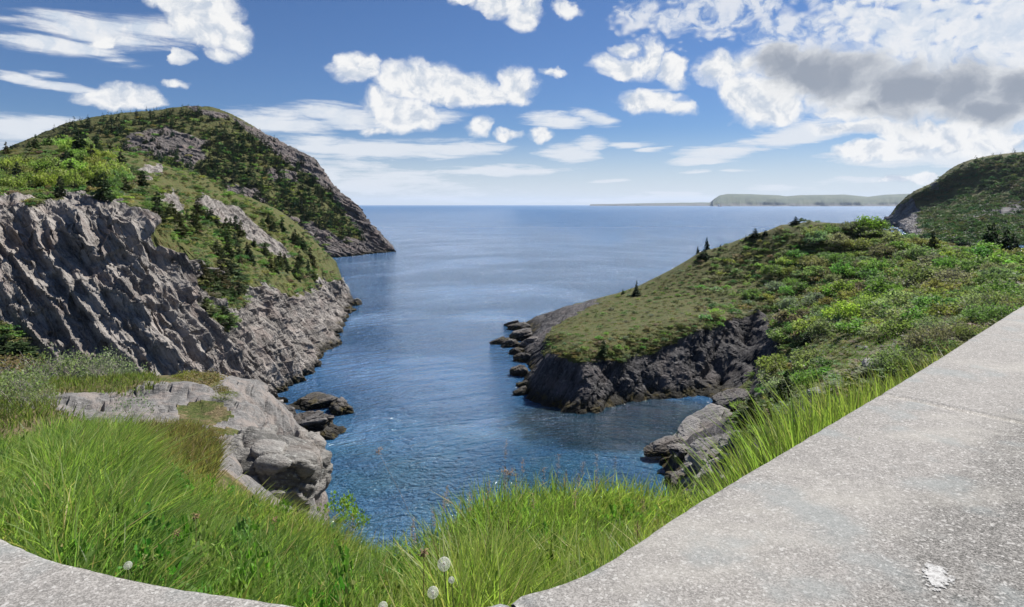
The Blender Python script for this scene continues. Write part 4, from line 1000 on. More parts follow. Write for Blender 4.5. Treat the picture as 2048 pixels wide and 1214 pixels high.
def plant_near_cliff():
    P, px, py, vg = VIS['near']; rg = np.random.default_rng(5); ok = (vg > .3).astype(float)
    # spruces
    zones = [('spruce among the bright bushes on the near cliff', 'spruces among the bright bushes', [([(-20, 320), (60, 290), (250, 300), (240, 400), (0, 400)], 1)], 40, 15, (1.9, 3.4), (.95, 1.25), (0, 1, 2)),
             ('low spruce on the ledge above the near cliff face', 'spruces on the near cliff ledges', [([(150, 350), (290, 350), (330, 430), (290, 420), (150, 405)], 1)], 16, 14, (1.6, 2.6), (1.0, 1.4), (1, 2, 3)),
             ('wind-bent spruce on the green shoulder of the near cliff', 'spruces on the sloping shoulder of the near cliff', [([(300, 440), (370, 480), (470, 530), (600, 560), (640, 560), (600, 470), (540, 440), (450, 430), (370, 420)], 1)], 96, 10, (1.5, 2.9), (1.05, 1.45), (0, 1, 2, 3)),
             ('stunted spruce clinging to the near cliff face', 'spruces clinging to the near cliff face', [([(385, 560), (440, 530), (500, 570), (490, 600), (420, 590)], 1), ([(390, 610), (460, 640), (455, 655), (430, 650)], 1)], 18, 11, (1.5, 2.4), (1.2, 1.6), (3, 4))]
    for lb, gr, polys, n, md, hs, ws, ks in zones:
        pts, _, _ = fit(P, n, rg, px, py, polys, md, extra=ok)
        for p in pts:
            kk = random.choice(ks); sh = ('slim', 'pointed', 'conical', 'broad bushy', 'flat spreading')[kk]; pxx = 1024 + p[0] / p[1] * F; lo, hi_ = min(q[0] for z in polys for q in z[0]), max(q[0] for z in polys for q in z[0]); sd_ = ('towards the left end', 'in the middle', 'towards the sea end')[min(2, max(0, int(3 * (pxx - lo) / (hi_ - lo))))]
            put_spruce(p - np.array([0, 0, .1]), random.uniform(*hs), random.uniform(*ws), f'{sh} {lb}, {sd_}', f'{sh} {gr}, {sd_}', kk, jit((.060, .080, .036) if random.random() < .6 else (.098, .115, .048)), random.uniform(-.08, .08))
    for lb, px0, py0, h in (('tall pointed spruce on the left end of the near cliff skyline', 22, 318, 3.9), ('dark broad spruce beside the bright bushes at the foot of the dome', 158, 300, 4.6), ('dark spruce standing right of the bright bushes with another close by', 188, 304, 4.4), ('single spruce below the pale rock on the shoulder of the near cliff', 285, 360, 2.4)):
        i = np.argmin((px - px0) ** 2 + (py - py0 - 12) ** 2); put_spruce(P.reshape(-1, 3)[i], h, 1.15, lb, None, 1)
    # bright bushes and others
    pts, _, _ = fit(P, 64, rg, px, py, [([(-20, 345), (60, 312), (130, 296), (230, 310), (260, 350), (240, 378), (150, 384), (60, 380), (0, 388)], 1)], 14, extra=ok)
    for p in pts:
        c = pick([G_BRIGHT, G_MID], [4, 1]); w = 'bright yellow-green' if c == G_BRIGHT else 'fresh green'; h = random.uniform(1.6, 2.7); sz = 'tall' if h > 2.15 else 'low'; x = 1024 + p[0] / p[1] * F; sd_ = 'at the left edge' if x < 70 else ('below the dome' if x < 160 else 'right end of thicket')
        put_bush(p, random.uniform(1.2, 2.1), h * .9, jit(c), f'{sz} {w} bush on top of the near cliff, {sd_}', f'{sz} {w} bushes on the near cliff, {sd_}')
    pts, _, _ = fit(P, 70, rg, px, py, [([(240, 330), (400, 360), (560, 440), (640, 540), (600, 560), (420, 500), (300, 430)], 1)], 11, extra=ok)
    for p in pts:
        c = pick([G_BRIGHT, G_OLIVE, G_MID, G_DEEP], [1, 2, 2, 2]); w = {G_BRIGHT: 'bright', G_OLIVE: 'olive', G_MID: 'fresh green', G_DEEP: 'dark green'}[c]; x = 1024 + p[0] / p[1] * F; sd_ = 'near its top' if x < 420 else ('halfway down' if x < 540 else 'near the sea')
        put_bush(p, random.uniform(.7, 1.4), random.uniform(.6, 1.1), jit(c), f'small {w} bush between spruces on the near cliff shoulder, {sd_}', f'small {w} bushes on the near cliff shoulder, {sd_}')
    pts, _, _ = fit(P, 2300, rg, px, py, [([(-60, 300), (300, 300), (420, 360), (560, 430), (660, 520), (670, 600), (560, 580), (420, 540), (300, 440), (200, 415), (-60, 415)], 1), ([(590, 430), (650, 490), (672, 560), (640, 585), (590, 520)], 3), ([(0, 640), (70, 690), (60, 740), (0, 740)], 1), ([(385, 560), (440, 530), (500, 570), (470, 660), (430, 650)], .7), ([(90, 480), (140, 480), (150, 560), (100, 540)], .3)], 5, extra=(vg > .45).astype(float))
    join('heath', BU_LOW, pts, [(random.uniform(.45, 1.0), random.uniform(.22, .65)) for _ in pts], [jit(pick([G_OLIVE, G_MID, G_BROWN, G_DEEP, G_BRIGHT], [4, 3, 2, 4, .7]), .25) for _ in pts], M_LEAFC, 'low heath and ground plants covering the top of the near cliff')
    # corner at the far left foot
    for px0, py0, Y, lb in ((12, 700, 42, 'low dark spruce at the left edge at the foot of the near cliff'), (40, 712, 41, 'second low spruce at the left edge beside the leaning rib')):
        put_spruce(at(px0, py0 + 15, Y), 1.6, 2.0, lb, None, 4, (.04, .065, .022))
plant_near_cliff()

def plant_headland():
    P, px, py, vg = VIS['head']; rg = np.random.default_rng(6)
    allp = [([(80, 300), (150, 250), (300, 230), (400, 222), (460, 240), (560, 300), (640, 350), (690, 430), (720, 470), (690, 490), (560, 450), (440, 370), (330, 330), (200, 290)], .5),
            ([(330, 340), (440, 300), (480, 260), (560, 310), (640, 380), (680, 440), (640, 470), (560, 420), (470, 350), (430, 370)], 1.5), ([(600, 440), (700, 450), (740, 480), (640, 510)], .35)]
    ex = np.clip(vg * 1.6 - .3, .04, 1)
    pts, X, Yp = fit(P, 1000, rg, px, py, allp, 5.0, extra=ex)
    order = np.argsort(pts[:, 1]); pts, X, Yp = pts[order], X[order], Yp[order]
    n_ind = 70
    sel = rg.permutation(len(pts)); ind = sel[:n_ind]; rest = sel[n_ind:]
    for i in ind:
        lb, gr = ('small spruce on the open crown of the domed headland', 'spruces on the crown of the headland') if Yp[i] < 285 else (('small spruce in the dark wood on the steep side of the headland', 'spruces on the steep side of the headland') if X[i] < 560 else ('small spruce on the seaward slope of the headland', 'spruces on the seaward slope of the headland'))
        o = link('spruce_tree', SP_LOW[i % 4][3], None, lb, 'spruce tree', gr, None, pts[i]); h = random.uniform(3.2, 5.6); w = random.uniform(.75, 1.1); o.scale = (h * w, h * w, h); o.rotation_euler = (0, 0, random.random() * 6)
        c = jit((.040, .062, .030)); o.color = (*c, 1)
    join('spruce_wood', SP_LOW, pts[rest], [(h * w, h) for h, w in ((random.uniform(2.6, 5.4), random.uniform(.75, 1.15)) for _ in rest)], [jit((.042, .066, .030), .35) for _ in rest], M_NEEDLEC, 'dark wood of small spruces covering the steep headland')
    sky = [(14, 305), (24, 300), (34, 297), (90, 268), (108, 261), (140, 249), (160, 243), (176, 240), (205, 236), (222, 232), (238, 230), (262, 229), (272, 227), (292, 224), (300, 223), (308, 222), (313, 223), (322, 222), (345, 221), (520, 262), (548, 280), (580, 300), (592, 304), (628, 324), (634, 330)]
    for k, (x, y) in enumerate(sky):
        i = np.argmin((px - x) ** 2 + (py - y - 3) ** 2); o = link('spruce_tree', SP_LOW[k % 4][3], None, 'tiny spruce standing against the sky on the headland skyline', 'spruce tree', 'spruces on the headland skyline', None, P.reshape(-1, 3)[i])
        h = random.uniform(2.4, 4.2); o.scale = (h * .8, h * .8, h); o.color = (.022, .036, .018, 1)
    pts, X, Yp = fit(P, 620, rg, px, py, [([(60, 300), (150, 255), (300, 235), (420, 225), (470, 250), (640, 360), (720, 450), (760, 490), (640, 500), (440, 370), (330, 340), (200, 290)], 1)], 6.5, extra=np.clip(vg * 1.5 - .35, .03, 1))
    join('scrub', BU_LOW, pts, [(random.uniform(1.1, 2.3), random.uniform(.9, 1.8)) for _ in pts], [jit(pick([G_BRIGHT, G_MID, G_OLIVE, G_DEEP], [1.2, 3, 3, 2]), .25) for _ in pts], M_LEAFC, 'scrub and bushes between the spruces on the headland')
    P, px, py, vg = VIS['far']
    pts, _, _ = fit(P, 1000, rg, px, py, [([(1840, 385), (1900, 350), (1960, 322), (2060, 308), (2060, 500), (1960, 500), (1850, 480), (1835, 430)], 1), ([(1990, 330), (2060, 330), (2060, 400), (1900, 460), (1900, 420)], 2)], 4.5, extra=np.clip(vg * 1.6 - .4, .02, 1))
    join('far_scrub', BU_LOW, pts, [(random.uniform(2.5, 5.5), random.uniform(2, 4.2)) for _ in pts], [jit(pick([(.040, .064, .030), (.070, .082, .040)], [4, 2]), .25) for _ in pts], M_LEAFC, 'dark scrub covering the far hill on the right')
    for x, y, s in ((1952, 322, 7), (1986, 315, 6), (2002, 313, 5), (2028, 309, 7), (1926, 332, 5)):
        i = np.argmin((px - x) ** 2 + (py - y - 2) ** 2); o = link('spruce_tree', SP_LOW[int(s) % 4][3], None, 'tiny spruce against the sky on the far hill to the right', 'spruce tree', 'spruces on the far hill skyline', None, P.reshape(-1, 3)[i]); o.scale = (s, s, s); o.color = (.02, .034, .018, 1)
plant_headland()

def plant_hillside():
    P, px, py, vg = VIS['hill']; rg = np.random.default_rng(8); ok = (vg > .35).astype(float)
    P3 = P.reshape(-1, 3)
    def spot(x, y):
        return P3[np.argmin((px - x) ** 2 + (py - y) ** 2 + (vg < 0) * 1e6)]
    big = [([(1520, 640), (1600, 600), (1760, 560), (2048, 560), (2048, 600), (1900, 660), (1800, 670), (1560, 680), (1540, 660)], 1.5), ([(1560, 730), (1620, 725), (1640, 760), (1640, 780), (1560, 800), (1520, 770)], 1.0), ([(1640, 450), (1760, 460), (1900, 500), (2048, 520), (2048, 570), (1700, 580), (1560, 620), (1500, 600)], 1.1)]
    pts, X, Yp = fit(P, 190, rg, px, py, big, 15, extra=ok * (P[..., 1] > 36))
    lab = [('shrub high on the promontory', 'shrubs high on the promontory'), ('shrub on the valley side above the clearing', 'shrubs above the clearing'), ('shrub between the clearing and the inlet', 'shrubs between clearing and inlet'), ('shrub on the slope behind the right-hand wall', 'shrubs behind the wall')]
    for p, x, y in zip(pts, X, Yp):
        lb, gr = lab[0] if y < 560 else (lab[3] if x > 1760 else (lab[1] if y < 690 else lab[2]))
        c = pick([G_MID, G_OLIVE, G_GREY, G_BRIGHT, G_BROWN], [4, 4, 4 if y > 560 else 1.5, .8, .8])
        word = {G_MID: 'fresh green', G_OLIVE: 'olive green', G_GREY: 'greyish', G_BRIGHT: 'bright yellow-green', G_BROWN: 'brownish'}[c]; side = 'in its left part' if x < 1700 else 'in its right part'
        lb = f'{word} {lb}' + ('' if 'behind' in lb else f', {side}'); gr = f'{word} {gr}, {side}'
        r = random.uniform(1.15, 2.3) * min(1, p[1] / 66) ** .7; put_bush(p - np.array([0, 0, .15]), r, r * random.uniform(.75, 1.1), jit(c), lb, gr)
    put_bush(spot(1738, 462), 2.6, 2.7, (.17, .25, .05), 'rounded bright green bush alone on the skyline of the promontory', k=0)
    put_bush(spot(1700, 462), 2.0, 1.8, (.12, .12, .09), 'grey half-bare bush next to the bright bush on the promontory skyline', k=2)
    # the mass of lower scrub behind and between
    rest = [([(1080, 700), (1200, 600), (1340, 545), (1400, 510), (1500, 475), (1600, 442), (1760, 452), (1900, 486), (2060, 505), (2060, 600), (1900, 690), (1760, 770), (1600, 810), (1500, 860), (1470, 810), (1560, 650), (1530, 620), (1340, 690), (1250, 730), (1160, 725)], .5),
            ([(1340, 600), (1480, 520), (1600, 450), (1760, 455), (1900, 490), (2060, 510), (2060, 600), (1900, 680), (1800, 690), (1560, 690), (1520, 620), (1400, 650)], 1.4), ([(1480, 850), (1560, 800), (1600, 800), (1540, 900), (1500, 940), (1470, 900)], 1)]
    clear = inpoly(px, py, [(1590, 690), (1700, 668), (1910, 635), (1900, 670), (1830, 710), (1770, 770), (1680, 780), (1650, 720)])
    pts, X, Yp = fit(P, 820, rg, px, py, rest, 9.5, extra=ok * ~clear * (P[..., 1] > 33))
    sizes = [(r, r * random.uniform(.6, .95)) for r in (random.uniform(.45, 1.15) * (.55 if x < 1400 else 1) for x in X)]
    join('undergrowth', BU_LOW, pts, sizes, [jit(pick([G_MID, G_OLIVE, G_GREY, G_BROWN, G_DEEP, G_BRIGHT], [3, 4, 2, 2.2, 2, .7] if y > 470 else [1, 3, 1, 4, 1, .3]), .25) for x, y in zip(X, Yp)], M_LEAFC, 'low mixed undergrowth covering the promontory and valley side')
    pts, X, Yp = fit(P, 3000, rg, px, py, [([(1060, 720), (1080, 640), (1200, 600), (1340, 545), (1500, 475), (1620, 440), (1760, 452), (1900, 486), (2060, 505), (2060, 620), (1760, 790), (1500, 960), (1460, 880), (1470, 810), (1560, 650), (1340, 690), (1250, 735), (1160, 730)], 1)], 4.5, extra=(vg > .45).astype(float))
    join('turf', BU_LOW, pts, [(random.uniform(.25, .6), random.uniform(.04, .12)) for _ in pts], [jit((.130, .135, .042) if (x < 1350 and random.random() < .75) else pick([G_OLIVE, G_BROWN, G_MID, (.10, .10, .022)], [3, 2, 2, 2]), .25) for x in X], M_LEAFC, 'mossy turf and low plants on the promontory')
    fine = []
    for k in range(3):
        V, Q, T = bush_arrays(360 + k, 40, 40, .045, (.8, .95, .7)[k]); fine.append((new_mesh('foliage', V, Q, [M_LEAF], {'tone': T}), stems_mesh('twigs', 370 + k, 18, M_TWIG, 5, .010)))
    rp = [([(1840, 700), (1910, 640), (2048, 540), (2070, 560), (2070, 620), (1900, 700), (1790, 770), (1770, 760)], 1)]
    pts, X, Yp = fit(P, 34, rg, px, py, rp, 20, extra=ok * (P[..., 1] < 36) * (P[..., 1] > 7))
    for i, p in enumerate(pts):
        cc = pick([G_OLIVE, G_GREY, G_BROWN, G_MID, G_BRIGHT], [3, 3, 2, 2, 1]); wd = {G_OLIVE: 'olive', G_GREY: 'greyish', G_BROWN: 'brownish', G_MID: 'fresh green', G_BRIGHT: 'bright'}[cc]
        r = random.uniform(.45, .8) * (p[1] / 20) ** .5; e = empty('bush', p - np.array([0, 0, .1]), f'fine-leaved twiggy {wd} bush close behind the right-hand wall', 'bush', f'twiggy {wd} bushes behind the right-hand wall', i, (r, r, r * random.uniform(.8, 1.1)))
        o = link('foliage', fine[i % 3][0], e); o.color = (*jit(cc), 1); link('twigs', fine[i % 3][1], e)
    # named spruces
    SPR = [(1414, 500, 2.6, .9, 'taller of the two tiered spruces on the promontory ridge', 0), (1397, 506, 1.5, .9, 'shorter tiered spruce on the promontory ridge', 0), (1408, 516, 1.5, 2.0, 'spreading low spruce under the two tiered spruces on the ridge', 4), (1274, 586, 2.3, .8, 'single thin spruce on the lower promontory ridge', 0), (1272, 590, 1.3, 1.7, 'bushy low spruce at the foot of the single thin spruce', 4), (1246, 588, 1.1, 1.0, 'smallest spruce on the lower promontory ridge', 1), (1510, 474, 1.8, 1.6, 'bushy spruce high on the promontory ridge', 3), (1492, 478, 1.0, 1.1, 'tiny spruce left of the bushy spruce high on the ridge', 2), (1590, 448, 1.5, 1.6, 'dark low spruce near the top of the promontory ridge', 3), (1440, 498, 1.0, 1.2, 'little dark spruce right of the two tiered spruces', 2), (1530, 470, 1.0, 1.4, 'small flat spruce right of the bushy ridge spruce', 4),
           (1206, 712, 2.0, 1.0, 'dark spruce at the cliff brow of the promontory', 1),
           (1978, 508, 4.2, 1.05, 'left of the tall dark spruce pair near the right edge', 1), (1988, 506, 4.4, .9, 'tallest dark spruce near the right edge, second of a close pair', 0), (2014, 508, 3.6, 1.0, 'dark spruce a little right of the tall close pair', 1), (2030, 512, 3.0, 1.1, 'dark spruce nearest the right edge in front of bright bushes', 2), (1868, 494, 2.6, 1.3, 'dark spruce in the dip behind the promontory top', 2),
           (1575, 800, 2.4, 1.1, 'upright dark spruce above the inlet on the bank', 1), (1562, 820, 2.2, 1.3, 'dark spruce beside the upright one above the inlet', 2), (1508, 858, 2.6, 1.7, 'low round bushy spruce just above the shore slabs', 3), (1540, 818, 1.7, 1.0, 'small spruce between the round one and the upright pair', 1), (1618, 690, 1.4, 1.5, 'small spruce at the edge of the grassy clearing', 3), (1958, 610, 1.3, .7, 'thin dead grey spruce behind the wall on the right', 0)]
    for x, y, h, w, lb, k in SPR:
        put_spruce(spot(x, y) - np.array([0, 0, .08]), h, w, lb, None, k, (.13, .125, .115) if 'dead' in lb else jit((.026, .046, .020) if y < 700 else (.038, .068, .022), .1))
    # grass of the clearing
    pts, X, Yp = fit(P, 3500, rg, px, py, [([(1590, 690), (1700, 672), (1900, 636), (1940, 640), (1860, 690), (1790, 720), (1760, 770), (1700, 790), (1560, 890), (1500, 950), (1480, 920), (1560, 850), (1690, 740)], 1)], 2.5, extra=ok)
    return pts
MEADOW = plant_hillside()

# ------------------------------------------------------------------ grass and the small plants by the wall
def blades(B, h, w, lean, col, bend=.5):
    """B (n,3) roots; returns vertices, faces, tone, colour of curved tapering blades"""
    n = len(B); a = rng.uniform(0, 6.283, n); sx, sy = np.cos(a) * w, np.sin(a) * w
    L = lean; S = np.stack([sx, sy, sx * 0], -1)
    def lev(t): return B + np.stack([L[:, 0] * h * t ** 1.8, L[:, 1] * h * t ** 1.8, h * (t - bend * .35 * np.hypot(L[:, 0], L[:, 1]) * t ** 2.2)], -1)
    p = [lev(t) for t in (0, .4, .75, 1.0)]
    V = np.stack([p[0] - S * .7, p[0] + S * .7, p[1] - S, p[1] + S, p[2] - S * .65, p[2] + S * .65, p[3]], 1).reshape(-1, 3)
    i = np.arange(n)[:, None] * 7
    Q = np.concatenate([i + np.array([[0, 1, 3, 2]]), i + np.array([[2, 3, 5, 4]])]); T = i + np.array([[4, 5, 6]])
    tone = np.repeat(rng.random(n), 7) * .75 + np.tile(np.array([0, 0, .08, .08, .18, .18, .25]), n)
    return V, Q, T, tone, np.repeat(col, 7, 0)
def build_grass():
    parts = []
    n = 105000
    px = rng.uniform(-140, 1420, n); hi = np.interp(px, [-140, 0, 60, 100, 250, 300, 400, 520, 640, 700, 800, 900, 1000, 1420], [6.0, 6.2, 6.6, 7.2, 7.2, 5.5, 5.2, 5.3, 5.3, 5.2, 4.2, 4.1, 4.3, 4.7]); lo = wallY(px) + .03
    Y = np.sqrt(rng.uniform(lo ** 2, hi ** 2))
    hi0 = hi
    keep = rng.random(n) < np.where(Y > hi0 - .5, .6, 1.0)
    px, Y = px[keep], Y[keep]; n = len(px)
    B = np.stack([(px - 1024) / F * Y, Y, height(px, Y) - .02], -1)
    patch = fbm(B / .7, 3, 401); patch2 = fbm(B / .25, 2, 402)
    tall = np.interp(px, [-140, 60, 100, 260, 320, 600, 700, 860, 900, 990, 1060, 1420], [.26, .34, .46, .44, .26, .26, .30, .28, .40, .38, .30, .34])
    h = tall * rng.uniform(.55, 1.15, n) * (1 + .3 * patch)
    lean = np.stack([.20 + .42 * rng.normal(size=n) + .25 * patch2, .05 + .42 * rng.normal(size=n)], -1)
    g1, g2, g3, st = np.array([.205, .262, .056]), np.array([.285, .300, .080]), np.array([.135, .205, .058]), np.array([.34, .28, .12])
    t = np.clip(.45 + .9 * patch + .25 * rng.normal(size=n), 0, 1)[:, None]
    col = g3 * (1 - t) + g1 * t
    yel = np.clip(.25 + .8 * fbm(B / 1.3, 2, 405) + .3 * rng.normal(size=n), 0, 1)[:, None]; col = col * (1 - yel) + g2 * yel
    dryp = .06 + .12 * ((px > 280) & (px < 720)) * (Y > 4.2)
    dry = rng.random(n) < dryp
    col[dry] = st
    w = rng.uniform(.0016, .0042, n) * (1 + .12 * Y)
    parts.append((B, h, w, lean, col))
    # dry reddish grass at the edge of the slab
    m = 9000; px2 = rng.uniform(255, 440, m); Y2 = rng.uniform(6.0, 10.5, m); py2 = HZ - (height(px2, Y2) - EYE) / Y2 * F
    ok = inpoly(px2, py2, [(250, 870), (400, 858), (440, 905), (425, 985), (340, 960), (300, 930)]); px2, Y2 = px2[ok], Y2[ok]; m = len(px2)
    B2 = np.stack([(px2 - 1024) / F * Y2, Y2, height(px2, Y2) - .02], -1)
    t = rng.random((m, 1)); col2 = np.array([.20, .13, .065]) * (1 - t) + np.array([.15, .16, .05]) * t
    parts.append((B2, rng.uniform(.12, .32, m), rng.uniform(.002, .005, m) * 1.6, np.stack([.2 + .4 * rng.normal(size=m), .4 * rng.normal(size=m)], -1), col2))
    # short turf round the bushes behind the slab and the worn soil on the left
    m = 16000; px3 = rng.uniform(-200, 330, m); Y3 = np.sqrt(rng.uniform(6.2 ** 2, 19 ** 2, m)); py3 = HZ - (height(px3, Y3) - EYE) / Y3 * F
    ok = (inpoly(px3, py3, [(-200, 700), (285, 735), (330, 772), (240, 795), (130, 790), (100, 835), (0, 860), (-200, 860)]) | (inpoly(px3, py3, [(-200, 820), (110, 820), (220, 860), (0, 900), (-200, 940)]) & (rng.random(m) < .35))); px3, Y3 = px3[ok], Y3[ok]; m = len(px3)
    B3 = np.stack([(px3 - 1024) / F * Y3, Y3, height(px3, Y3) - .02], -1); t = rng.random((m, 1)); col3 = np.array([.17, .15, .06]) * (1 - t) + np.array([.085, .13, .03]) * t
    parts.append((B3, rng.uniform(.08, .25, m), rng.uniform(.003, .007, m) * 1.5, np.stack([.2 + .4 * rng.normal(size=m), .4 * rng.normal(size=m)], -1), col3))
    out = [blades(*p) for p in parts]; off = 0; Vs, Qs, Ts, To, Co = [], [], [], [], []
    for V, Q, T, to, co in out: Vs.append(V); Qs.append(Q + off); Ts.append(T + off); To.append(to); Co.append(co); off += len(V)
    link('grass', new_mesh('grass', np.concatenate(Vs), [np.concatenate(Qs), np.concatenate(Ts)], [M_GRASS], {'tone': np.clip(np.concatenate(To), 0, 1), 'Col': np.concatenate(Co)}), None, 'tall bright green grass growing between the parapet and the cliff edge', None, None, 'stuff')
    # strip behind the right-hand wall
    m = 46000; px4 = 1330 + 760 * rng.random(m) ** .85; lo = wallY(px4) + .05; Y4 = lo + rng.random(m) ** 1.3 * (.8 + lo * .45)
    B4 = np.stack([(px4 - 1024) / F * Y4, Y4, height(px4, Y4) - .02], -1); pt = fbm(B4 / .6, 3, 411)
    t = np.clip(.5 + .9 * pt + .25 * rng.normal(size=m), 0, 1)[:, None]; far = smooth(px4, 1700, 1900)[:, None]
    col4 = np.array([.140, .198, .045]) * (1 - t) + np.array([.225, .248, .062]) * t; dry = (rng.random(m) < .12 + .35 * far[:, 0])[:, None]; col4 = np.where(dry, np.array([.20, .17, .08]), col4)
    h4 = rng.uniform(.38, .80, m) * (1 + .3 * pt) * np.interp(px4, [1330, 1400, 1500, 1600, 1700, 1850, 2060], [.42, .46, .85, 1.08, 1.0, .78, .6])
    V, Q, T, to, co = blades(B4, h4, rng.uniform(.002, .0048, m) * (1 + .1 * Y4), np.stack([.18 + .28 * rng.normal(size=m), .28 * rng.normal(size=m)], -1), col4)
    link('bank_grass', new_mesh('bank_grass', V, [Q, T], [M_GRASS], {'tone': np.clip(to, 0, 1), 'Col': co}), None, 'tall grass growing along the outside of the right-hand wall', None, None, 'stuff')
    # clearing
    mp = np.repeat(MEADOW, 7, 0); m = len(mp); my = mp[:, 1] * np.exp(rng.uniform(-.035, .035, m)); mpx = 1024 + mp[:, 0] / mp[:, 1] * F + rng.uniform(-9, 9, m); mp = np.stack([(mpx - 1024) / F * my, my, height(mpx, my)], -1); t = rng.random((m, 1)); pt = (fbm(mp / 3, 3, 421)[:, None] > .0)
    colm = np.where(pt, np.array([.090, .145, .024]), np.array([.12, .13, .035])) * (.8 + .5 * t)
    V, Q, T, to, co = blades(mp, rng.uniform(.10, .30, m), rng.uniform(.008, .017, m), .3 * rng.normal(size=(m, 2)), colm)
    link('meadow_grass', new_mesh('meadow_grass', V, [Q, T], [M_GRASS], {'tone': np.clip(to, 0, 1), 'Col': co}), None, 'short bright grass of the clearing on the valley side', None, None, 'stuff')
build_grass()

def gz(px, Y): return float(height(np.array([px]), np.array([Y]))[0])
def gpt(px, Y, dz=0.0): return Vector(((px - 1024) / F * Y, Y, gz(px, Y) + dz))
def tube(pts, r0, r1, n=5):
    V, Q = [], []; pts = [Vector(p) for p in pts]
    for k, p in enumerate(pts):
        d = (pts[min(k + 1, len(pts) - 1)] - pts[max(k - 1, 0)]).normalized(); s = d.cross(Vector((.31, .95, .05))).normalized(); u = s.cross(d); r = r0 + (r1 - r0) * k / (len(pts) - 1)
        for j in range(n): a = 6.28318 * j / n; V.append(p + r * (s * math.cos(a) + u * math.sin(a)))
    for k in range(len(pts) - 1):
        for j in range(n): Q.append((k * n + j, k * n + (j + 1) % n, k * n + n + (j + 1) % n, k * n + n + j))
    return [tuple(v) for v in V], Q

